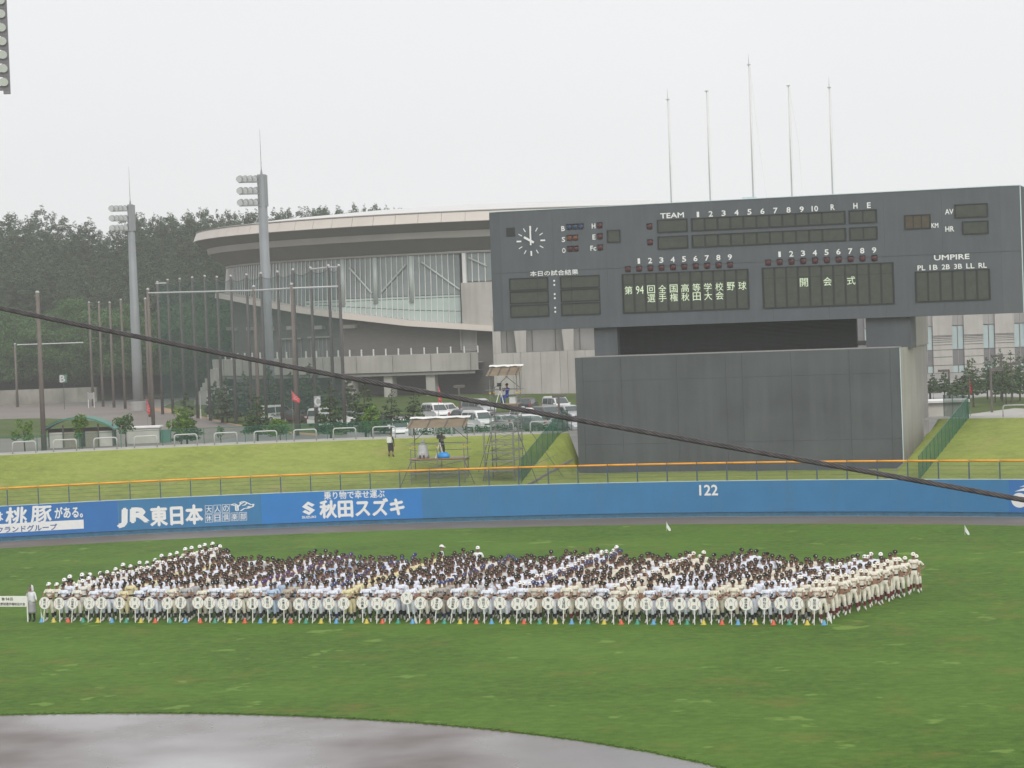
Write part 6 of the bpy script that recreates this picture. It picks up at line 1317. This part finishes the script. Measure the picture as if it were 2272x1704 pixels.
# ------------------------------------------------------------------ signs, cones, small flags along the front line
nz_ = 24; disc = MB(); R0 = 0.272
disc.add([(R0*math.cos(2*math.pi*i/nz_), y_, R0*math.sin(2*math.pi*i/nz_)) for y_ in (-.012, .012) for i in range(nz_)], [tuple(range(nz_)), tuple(range(2*nz_-1, nz_-1, -1))]+[(i, nz_+i, nz_+(i+1) % nz_, (i+1) % nz_) for i in range(nz_)])
disc_me = disc.mesh('plate', 'sign_white'); sm = MB()
for s_ in (-1, 1):
    for i in range(12):
        a, b = math.radians(-62+124*i/12), math.radians(-62+124*(i+1)/12); cx_ = -s_*0.46; r_ = 0.315
        sm.add([(cx_+s_*(r_+o_)*math.cos(q), -.0145, (r_+o_)*math.sin(q)*0.74) for q, o_ in ((a, -.006), (b, -.006), (b, .006), (a, .006))], [(0, 1, 2, 3)])
stitch_me = sm.mesh('stitching', 'stitch_red'); stick_me = MB().box((0, 0.012, -0.42), (.034, .022, .90)).mesh('stick', 'sign_white')
for k, team in enumerate(TEAMS):
    up = 0.22 if k == 24 else float(g.normal(0, 0.018)); t = thing('round_sign', 'round white baseball shaped sign lettered %s, %s from the left' % (team, nth_(k)), 'sign', (fx[k], YF, 0.0), group='round team signs'); tilt = float(g.normal(0.03, 0.045)) if k != 24 else -0.14
    for nme, me_ in (('plate', disc_me), ('stitching', stitch_me), ('stick', stick_me)):
        o = link(nme, me_, t); o.location = (0, 0, 0.865+up); o.rotation_euler = (math.radians(-4), tilt, 0)
    mb = MB(); n = len(team); hh = .44/n if n > 2 else .15
    for i, ch in enumerate(team):
        z = .215-hh/2-i*(.43-hh)/(n-1) if n > 1 else 0; v, f = text_fit(ch, .125, hh*.84 if n > 2 else .135, .022); mb.add([(p[0], -.015-p[2]*.5, z+p[1]) for p in v], f)
    o = link('lettering', mb.mesh('lettering', 'ink_black'), t); o.location = (0, 0, 0.865+up); o.rotation_euler = (math.radians(-4), tilt, 0)
cone_me = {}
for c_ in ('blue', 'yellow', 'orange', 'green'):
    mb = MB(); mb.lathe((0, 0, 0), [(.105, 0), (.10, .02), (.04, .19), (.03, .20)], 14); mb.box((0, 0, .008), (.21, .21, .016)); cone_me[c_] = mb.mesh('cone', 'cone_'+c_)
CX = [(415/4.424, 'b'), (535/4.424, 'y'), (675/4.424, 'o'), (822/4.424, 'g'), (967/4.424, 'y'), (1105/4.424, 'b'), (1247/4.424, 'g'), (1390/4.424, 'y'), (1530/4.424, 'o'), (1675/4.424, 'g'), (1827/4.424, 'b'), (1972/4.424, 'o')]
CX += [(450+v_/5.53, c_) for v_, c_ in ((157, 'g'), (340, 'y'), (523, 'o'), (713, 'b'), (890, 'y'), (1087, 'o'), (1272, 'g'), (1457, 'y'), (1645, 'b'), (1832, 'g'), (2017, 'y'), (2210, 'o'))]
CX += [(850+v_/5.53, c_) for v_, c_ in ((190, 'g'), (367, 'b'), (562, 'o'), (757, 'g'), (950, 'y'), (1150, 'o'), (1337, 'b'), (1532, 'y'), (1733, 'o'), (1925, 'g'), (2120, 'y'))]
CX += [(1250+v_/5.53, c_) for v_, c_ in ((107, 'b'), (307, 'g'), (505, 'y'), (715, 'o'), (913, 'g'), (1110, 'b'), (1330, 'o'), (1523, 'g'), (1725, 'y'), (1950, 'o'), (2148, 'b'))]
CX += [(1650+v_/4.916, c_) for v_, c_ in ((132, 'y'), (328, 'o'), (500, 'g'), (697, 'y'), (880, 'b'))]
CN = dict(b='blue', y='yellow', o='orange', g='green')
for px, c_ in CX:
    x = on_y(px, 1384, YF)[0]; k = int(np.argmin([abs(q-x) for q in fx])); side = 'right of' if x > fx[k] else 'left of'
    o = link('marker_cone', cone_me[CN[c_]]); o.location = (x, YF-0.05, 0.0); tag(o, 'small %s marker cone just %s the %s round sign from the left' % (CN[c_], side, nth_(k)), 'cone', 'marker cones along the front line')
def small_flag(x, y, h, label, w_=.2):
    t = thing('small_flag', label, 'flag', (x, y, 0)); MB().tube([(x, y, 0), (x, y, h)], .008, 5).build('stick', 'white_paint', t)
    n = 6; vs = []
    for i in range(n+1): q = i/n; vs += [(x+.02+w_*q*.9, y-.04*math.sin(5*q), h-.02-.42*q), (x+.02+w_*q, y-.04*math.sin(5*q)-.03, h-.34-.34*q)]
    MB().add(vs, [(2*i, 2*i+2, 2*i+3, 2*i+1) for i in range(n)]).build('cloth', 'tarp_white', t)
small_flag(on_y(92, 1384, YF)[0], YF, .62, 'small white flag left of the first round sign', .06); small_flag(on_y(920, 1384, YF)[0], YF, .5, 'small white flag beside the raised round sign', .1); small_flag(on_y(1836, 1384, YF)[0], YF, .7, 'small white flag at the right end of the front line', .16)
for px, py, s_ in ((1479, 1178, 'small white flag on the turf below the distance mark'), (2141, 1187, 'small white flag on the turf near the right picture edge')): p = on_z(px, py, 0); small_flag(p[0], p[1], .55, s_, .24)
# two umpires behind the ranks
for px, py, pose, rz_p, s_ in ((980, 1210, 'sides', 1.9, 'umpire in white shirt and white cap behind the ranks, turned sideways'), (1060, 1213, 'clasped', 0.2, 'umpire in white shirt and white cap behind the ranks, facing forward')):
    p = on_z(px, py, 1.78); o = link('person', body_mesh(pose, 'sock_black', 'skin', 'white_paint', 'trouser_black', 'under_black')); o.location = (p[0], p[1], 0); o.rotation_euler = (0, 0, rz_p); o.scale = (1.05,)*3; tag(o, s_, 'person'); c = link('cap', cap_mesh('emblem_dark'), o); c.color = (*V_, 1)
# the bearer of the tournament banner, in a clear raincoat, and the banner
bx = on_y(66, 1384, YF)[0]; by = YF+0.25
o = link('person', body_mesh('mast', 'under_black', 'coat_clear', 'coat_clear', 'coat_skirt', 'under_black', 'coat_clear', 'coat_clear')); o.location = (bx, by, 0); o.rotation_euler = (0, 0, -0.1); o.scale = (.95,)*3; tag(o, 'person in a hooded clear raincoat and grey skirt holding the tournament banner', 'person')
hood = MB(); n = 12; vs = []; fs = []
for i, (r_, z_) in enumerate(((.13, 1.47), (.118, 1.55), (.108, 1.64), (.075, 1.72), (.02, 1.75))):
    for j in range(n+1): a = math.radians(-100+20*0+ (360-70)*j/n - 45); vs.append((r_*math.cos(a+math.radians(100)), -.0+r_*1.08*math.sin(a+math.radians(100)), z_))
fs = [(i*(n+1)+j, i*(n+1)+j+1, (i+1)*(n+1)+j+1, (i+1)*(n+1)+j) for i in range(4) for j in range(n)]
# hood opens towards the face (-y)
vs = []
for i, (r_, z_) in enumerate(((.125, 1.46), (.12, 1.55), (.112, 1.64), (.08, 1.715), (.02, 1.745))):
    for j in range(n+1): a = math.radians(-90+42+(360-84)*j/n); vs.append((r_*math.cos(a), .012+r_*1.05*math.sin(a), z_))
hood.add(vs, fs); ho = link('hood', hood.mesh('hood', 'coat_clear', smooth=True), o); sk = MB(); sk.lathe((0, 0, 0), [(.15, 1.02), (.19, .8), (.235, .48), (.24, .42), (.225, .42), (.14, 1.0)], 16); link('skirt', sk.mesh('skirt', 'coat_skirt', smooth=True), o)
ct = MB(); ct.lathe((0, 0, 0), [(.165, 1.36), (.185, 1.2), (.19, 1.0), (.20, .92), (.19, .92), (.15, 1.3)], 16); c_o = link('raincoat', ct.mesh('raincoat', 'coat_clear', smooth=True), o); c_o.scale = (1, .78, 1)
bn = thing('tournament_banner', 'wide white board lettered with the tournament title on a post, at the left edge', 'sign', (on_y(61, 1384, YF)[0], YF, 0))
x1 = on_y(60, 1350, YF)[0]; x0 = x1-3.3; z0, z1 = .70, 1.18
MB().box(((x0+x1)/2, YF, (z0+z1)/2), (x1-x0, .03, z1-z0)).build('board', 'sign_white', bn)
for x in (x0+.02, x1-.0): MB().box((x, YF+.03, .58), (.05, .03, 1.16)).build('post', 'sign_white', bn)
mb = MB(); face_text(mb, '第', (x1-1.18, YF-.02, 1.045), .15, .13, .01); face_text(mb, '94', (x1-.96, YF-.02, 1.045), .18, .13, .015); face_text(mb, '回', (x1-.76, YF-.02, 1.045), .13, .13, .01); face_text(mb, '全国高等学校野球選手権秋田大会', (x1-1.12, YF-.02, .82), 2.08, .135, .012); mb.build('lettering', 'ink_black', bn)
# ------------------------------------------------------------------ scaffold camera platforms on the lawn
def scaffold(base, w_, d_, floor, canopy, rz0, label, lifts, tall, bracing=True):
    t = thing('camera_scaffold', label, 'scaffold', tuple(base)); b = Vector(base); cu = Vector((math.cos(rz0), math.sin(rz0), 0)); cv = Vector((-cu.y, cu.x, 0))
    P = lambda u, v, z: b+cu*u+cv*v+Vector((0, 0, z))
    for u in (-w_/2, 0, w_/2) if w_ > 3 else (-w_/2, w_/2):
        for v in (-d_/2, d_/2):
            hz = canopy-0.15 if (v > 0 or abs(u) == w_/2 and tall) and u != 0 else floor+0.95
            MB().tube([P(u, v, -0.35), P(u, v, hz)], .034, 6).build('standard', 'steel', t)
            MB().box(P(u, v, floor+.75), (.10, .10, .10), rz0).build('clamp', 'clamp_yellow', t)
    for z in lifts:
        for v in (-d_/2, d_/2): MB().tube([P(-w_/2-.15, v, z), P(w_/2+.15, v, z)], .024, 6).build('ledger', 'steel', t)
        for u in (-w_/2, w_/2): MB().tube([P(u, -d_/2-.1, z+.05), P(u, d_/2+.1, z+.05)], .024, 6).build('transom', 'steel', t)
    for z in (floor+.5, floor+.95):
        for v in ((-d_/2, d_/2) if z > floor+.6 else (d_/2,)): MB().tube([P(-w_/2-.3, v, z), P(w_/2+.25, v, z)], .024, 6).build('guard_rail', 'steel', t)
    zs = [0.05]+list(lifts)
    for a, c_ in zip(zs[:-1], zs[1:]):
        for v in (-d_/2, d_/2): MB().tube([P(-w_/2, v, a), P(w_/2, v, c_)], .014, 5).build('brace', 'steel', t); MB().tube([P(w_/2, v, a), P(-w_/2, v, c_)], .014, 5).build('brace', 'steel', t)
        for u in (-w_/2, w_/2):
            for q in (.3, .6, .9): MB().tube([P(u, -d_/2, a+(c_-a)*q), P(u, d_/2, a+(c_-a)*q)], .014, 5).build('frame_rung', 'steel', t)
    n = max(3, int(d_/.3))
    for i in range(n): MB().box(P(0, -d_/2+d_*(i+.5)/n, floor), (w_+.3, d_/n-.02, .06), rz0).build('deck_board', 'deck_wood' if i == 0 else 'steel', t)
    # canopy of tarpaulin on battens, pitched to the rear
    zf, zr = canopy-.42, canopy+.12; nb_ = 4
    MB().add([P(-w_/2-.2, -d_/2-.35, zf), P(w_/2+.2, -d_/2-.35, zf), P(w_/2+.2, d_/2+.15, zr), P(-w_/2-.2, d_/2+.15, zr)], [(0, 1, 2, 3)]).build('canopy_lining', 'tarp_tan', t)
    m_ = 9; vs = []
    for i in range(m_+1): u = -w_/2-.25+(w_+.5)*i/m_; s_ = .035*math.sin(i*2.1); vs += [P(u, d_/2-.12, zr+.0+s_), P(u, d_/2+.25, zr+.10+s_*.3)]
    vs2 = [v_+Vector((0, 0, .02)) for v_ in vs]; MB().add(vs+vs2, [(2*i, 2*i+2, 2*i+3, 2*i+1) for i in range(m_)]+[(2*(m_+1)+2*i, 2*(m_+1)+2*i+1, 2*(m_+1)+2*i+3, 2*(m_+1)+2*i+2) for i in range(m_)]+[(2*i, 2*(m_+1)+2*i, 2*(m_+1)+2*i+2, 2*i+2) for i in range(m_)]).build('canopy_sheet', 'tarp_white', t)
    for i in range(nb_): u = -w_/2+w_*i/(nb_-1); MB().tube([P(u, -d_/2-.33, zf+.02), P(u, d_/2-.1, zr+.0)], .025, 5).build('batten', 'steel_dark', t)
    for s_ in (-1, 1): MB().tube([P(s_*w_/2, d_/2, canopy-1.3), P(s_*(w_/2-.95), d_/2, canopy-.5)], .02, 5).build('knee_brace', 'steel_dark', t)
    return t, P
def low(px, py): 
    p = on_bank(px, py); return (p[0], p[1], bank_z(p[0], p[1]))
b1 = low(977, 1066); RZ = 0.16
t1, P1 = scaffold(b1, 3.5, 1.5, 1.45, 3.9, RZ, 'low steel camera platform with tan canopy on the left lawn', (.55, 1.3), False)
for s_ in (-1, 1): MB().tube([P1(s_*1.75, -.75, 1.3), P1(s_*2.5, -1.0, -.4)], .024, 6).build('raker', 'steel_dark', t1)
b2 = low(1128, 1055)
t2, P2 = scaffold(b2, 1.75, 1.6, 4.65, 6.95, RZ, 'tall stepped steel camera tower beside the backscreen', (.5, 1.1, 1.7, 2.3, 2.9, 3.5, 4.1), True)
for s_, k_ in ((-1, 1.4), (1, 2.6)): MB().tube([P2(s_*.9, -.8, 2.7), P2(s_*(.9+k_*.45), -1.2, -.5)], .024, 6).build('raker', 'steel_dark', t2); MB().tube([P2(s_*.9, .8, 3.6), P2(s_*(.9+k_), .9, -.3)], .02, 6).build('raker', 'steel_dark', t2)
for z in (.4, 1.0, 1.55, 2.1):
    MB().box(P2(-.35, -1.35, z), (1.9, .5, .05), RZ).build('step_platform', 'steel', t2)
for u in (-1.3, .6):
    for v in (-1.6, -1.1): MB().tube([P2(u, v, -.3), P2(u, v, 2.95)], .026, 6).build('standard', 'steel', t2)
MB().tube([P2(-2.2, -1.6, 2.9), P2(.9, -1.6, 2.95)], .026, 6).build('ledger', 'steel', t2)
MB().tube([P2(.9, -.2, .3), P2(3.3, -.6, 1.3)], .022, 6).build('stay', 'steel', t2)

# video cameras on tripods, operators
def tripod(p, rz0, label, cover=None, h=1.35):
    t = thing('video_camera', label, 'camera', tuple(p)); b = Vector(p); cu = Vector((math.cos(rz0), math.sin(rz0), 0)); cv = Vector((-cu.y, cu.x, 0)); top = b+Vector((0, 0, h-.25))
    for a in (-2.2, -.9, 1.57): MB().tube([top, b+cu*.42*math.cos(a)+cv*.42*math.sin(a)], [.02, .026], 6).build('tripod_leg', 'tarp_white', t)
    MB().tube([top-Vector((0, 0, .1)), top+Vector((0, 0, .14))], .06, 8).build('tripod_head', 'camera_black', t)
    MB().box(top+Vector((0, 0, .3)), (.2, .46, .26), rz0).build('camera_body', cover or 'camera_black', t); MB().box(top-cv*.34+Vector((0, 0, .3)), (.24, .22, .24), rz0).build('lens_hood', 'camera_black', t)
    return t
def person_at(p, pose, rz0, label, mats_, scale=1.0, seated=False, cap=None):
    o = link('person', body_mesh(pose, *mats_, seated=seated)); o.location = p; o.rotation_euler = (0, 0, rz0); o.scale = (scale,)*3; tag(o, label, 'person')
    if cap: c = link('cap', cap_mesh('emblem_gold'), o); c.color = (*cap, 1)
    return o
tripod(P1(.12, -.35, 1.48), RZ, 'black video camera on a white tripod on the low platform')
person_at(P1(.15, .3, 1.48), 'camera', RZ, 'camera operator in beige coat standing under the canopy', ('trouser_black', 'vest_beige', 'vest_beige', 'trouser_black', 'under_black', 'vest_beige', 'under_black'), 1.0)
pc = P1(.35, -.45, 1.48); bg_ = MB(); v_, f_ = None, None
bg_.lathe((0, 0, 0), [(.30, .0), (.36, .1), (.32, .24), (.2, .36), (.05, .40)], 14); o = link('blue_bag', bg_.mesh('blue_bag', 'plastic_blue', smooth=True)); o.location = pc; o.scale = (1.25, .8, 1); tag(o, 'bright blue bag under the tripod on the low platform', 'bag')
def raincoat_sitter(p, rz0):
    o = person_at((p[0], p[1], p[2]-.42), 'clasped', rz0, 'person sitting in a pale grey hooded raincoat on the low platform', ('under_black', 'raincoat_grey', 'raincoat_grey', 'raincoat_grey', 'under_black', 'raincoat_grey', 'raincoat_grey'), .95, True)
    mb = MB(); mb.lathe((0, 0, 0), [(.44, .45), (.40, .75), (.34, 1.05), (.30, 1.28), (.24, 1.4), (.10, 1.47)], 14); link('raincoat', mb.mesh('raincoat', 'raincoat_grey', smooth=True), o); mb = MB(); mb.lathe((0, .02, 0), [(.13, 1.5), (.135, 1.6), (.10, 1.7), (.03, 1.74)], 12); link('hood', mb.mesh('hood', 'raincoat_grey', smooth=True), o)
raincoat_sitter(P1(-1.05, -.1, 1.48), RZ)
tripod(P2(-.28, -.35, 4.68), RZ, 'video camera under a clear rain cover on the tall tower', 'coat_clear', 1.2)
person_at(P2(.1, .15, 4.30), 'camera', RZ-.6, 'camera operator in blue jacket sitting on the tall tower', ('jacket_blue', 'jacket_blue', 'jacket_blue', 'jacket_blue', 'under_black', 'under_black', 'under_black'), .98, True, (.02, .02, .022))
mb = MB(); bx_ = P2(.55, -.3, 4.68); mb.box((0, 0, .2), (.42, .36, .4)); mb.box((0, 0, .41), (.46, .4, .03)); o = link('storage_box', mb.mesh('storage_box', 'plastic_clear')); o.location = bx_; tag(o, 'translucent storage box beside the operator on the tall tower', 'box')
# visitor on the lawn with a white backpack
p = low(868, 1014); o = person_at(p, 'sides', RZ+2.9, 'person in black with a white backpack standing on the left lawn', ('skin', 'under_black', 'trouser_black', 'trouser_black', 'under_black', 'under_black', 'under_black'), .97)
mb = MB(); mb.prism([(-.15, 1.0), (.15, 1.0), (.17, 1.2), (.12, 1.42), (-.12, 1.42), (-.17, 1.2)], 'y', .10, .27); bm_o = link('backpack', mb.mesh('backpack', 'tarp_white'), o); mb = MB(); mb.lathe((0, 0, 0), [(.15, 1.02), (.2, .75), (.2, .45), (.12, .45), (.1, 1.0)], 12); link('skirt', mb.mesh('skirt', 'trouser_black'), o)

# ------------------------------------------------------------------ steel rope of the stand's ball net, a few metres before the camera
wr = thing('steel_rope', 'dark twisted steel rope crossing the whole view in front of the stand', 'rope', tuple(at_depth(0, 683, 8.0)))
ctrl = [(-120, 658), (0, 683), (514, 789), (1027, 885), (1541, 978), (2272, 1110), (2420, 1136)]
xs_ = np.array([c_[0] for c_ in ctrl]); ys_ = np.array([c_[1] for c_ in ctrl]); co = np.polyfit(xs_, ys_, 3)
path = [at_depth(px, np.polyval(co, px), 8.4-0.9*(px/2272)) for px in np.linspace(-120, 2420, 420)]
path = np.array(path); tang = np.gradient(path, axis=0); tang /= np.linalg.norm(tang, axis=1)[:, None]; s_len = np.concatenate([[0], np.cumsum(np.linalg.norm(np.diff(path, axis=0), axis=1))])
n1 = np.cross(tang, (0, 0, 1)); n1 /= np.linalg.norm(n1, axis=1)[:, None]; n2 = np.cross(tang, n1)
for k in range(6):
    ph = 2*math.pi*k/6+s_len*2*math.pi/0.135; pts = path+0.0056*(n1*np.cos(ph)[:, None]+n2*np.sin(ph)[:, None]); MB().tube([tuple(p) for p in pts], 0.0033, 6).build('strand', 'wire_steel', wr, smooth=True)
MB().tube([tuple(p) for p in path[::4]], 0.0045, 6).build('core', 'wire_steel', wr)

# ------------------------------------------------------------------ rain haze
hz = MB().box((-60, 230, 30), (900, 700, 62)).build('haze', 'white_paint'); tag(hz, kind='stuff'); hz.data.materials.clear()
m = bpy.data.materials.new('haze_air'); m.use_nodes = True; t = m.node_tree; t.nodes.clear(); o_ = t.nodes.new('ShaderNodeOutputMaterial'); pv = t.nodes.new('ShaderNodeVolumePrincipled')
pv.inputs['Color'].default_value = (0.985, 0.99, 0.995, 1); pv.inputs['Density'].default_value = 0.00044; pv.inputs['Anisotropy'].default_value = 0.2
t.links.new(pv.outputs[0], o_.inputs['Volume']); hz.data.materials.append(m)
for o in scene.objects:
    if '_local' in o: del o['_local']
print('players', n_ind, 'objects', len(scene.objects), 'tris', sum(len(o.data.loops)-2*len(o.data.polygons) for o in scene.objects if o.type == 'MESH'))
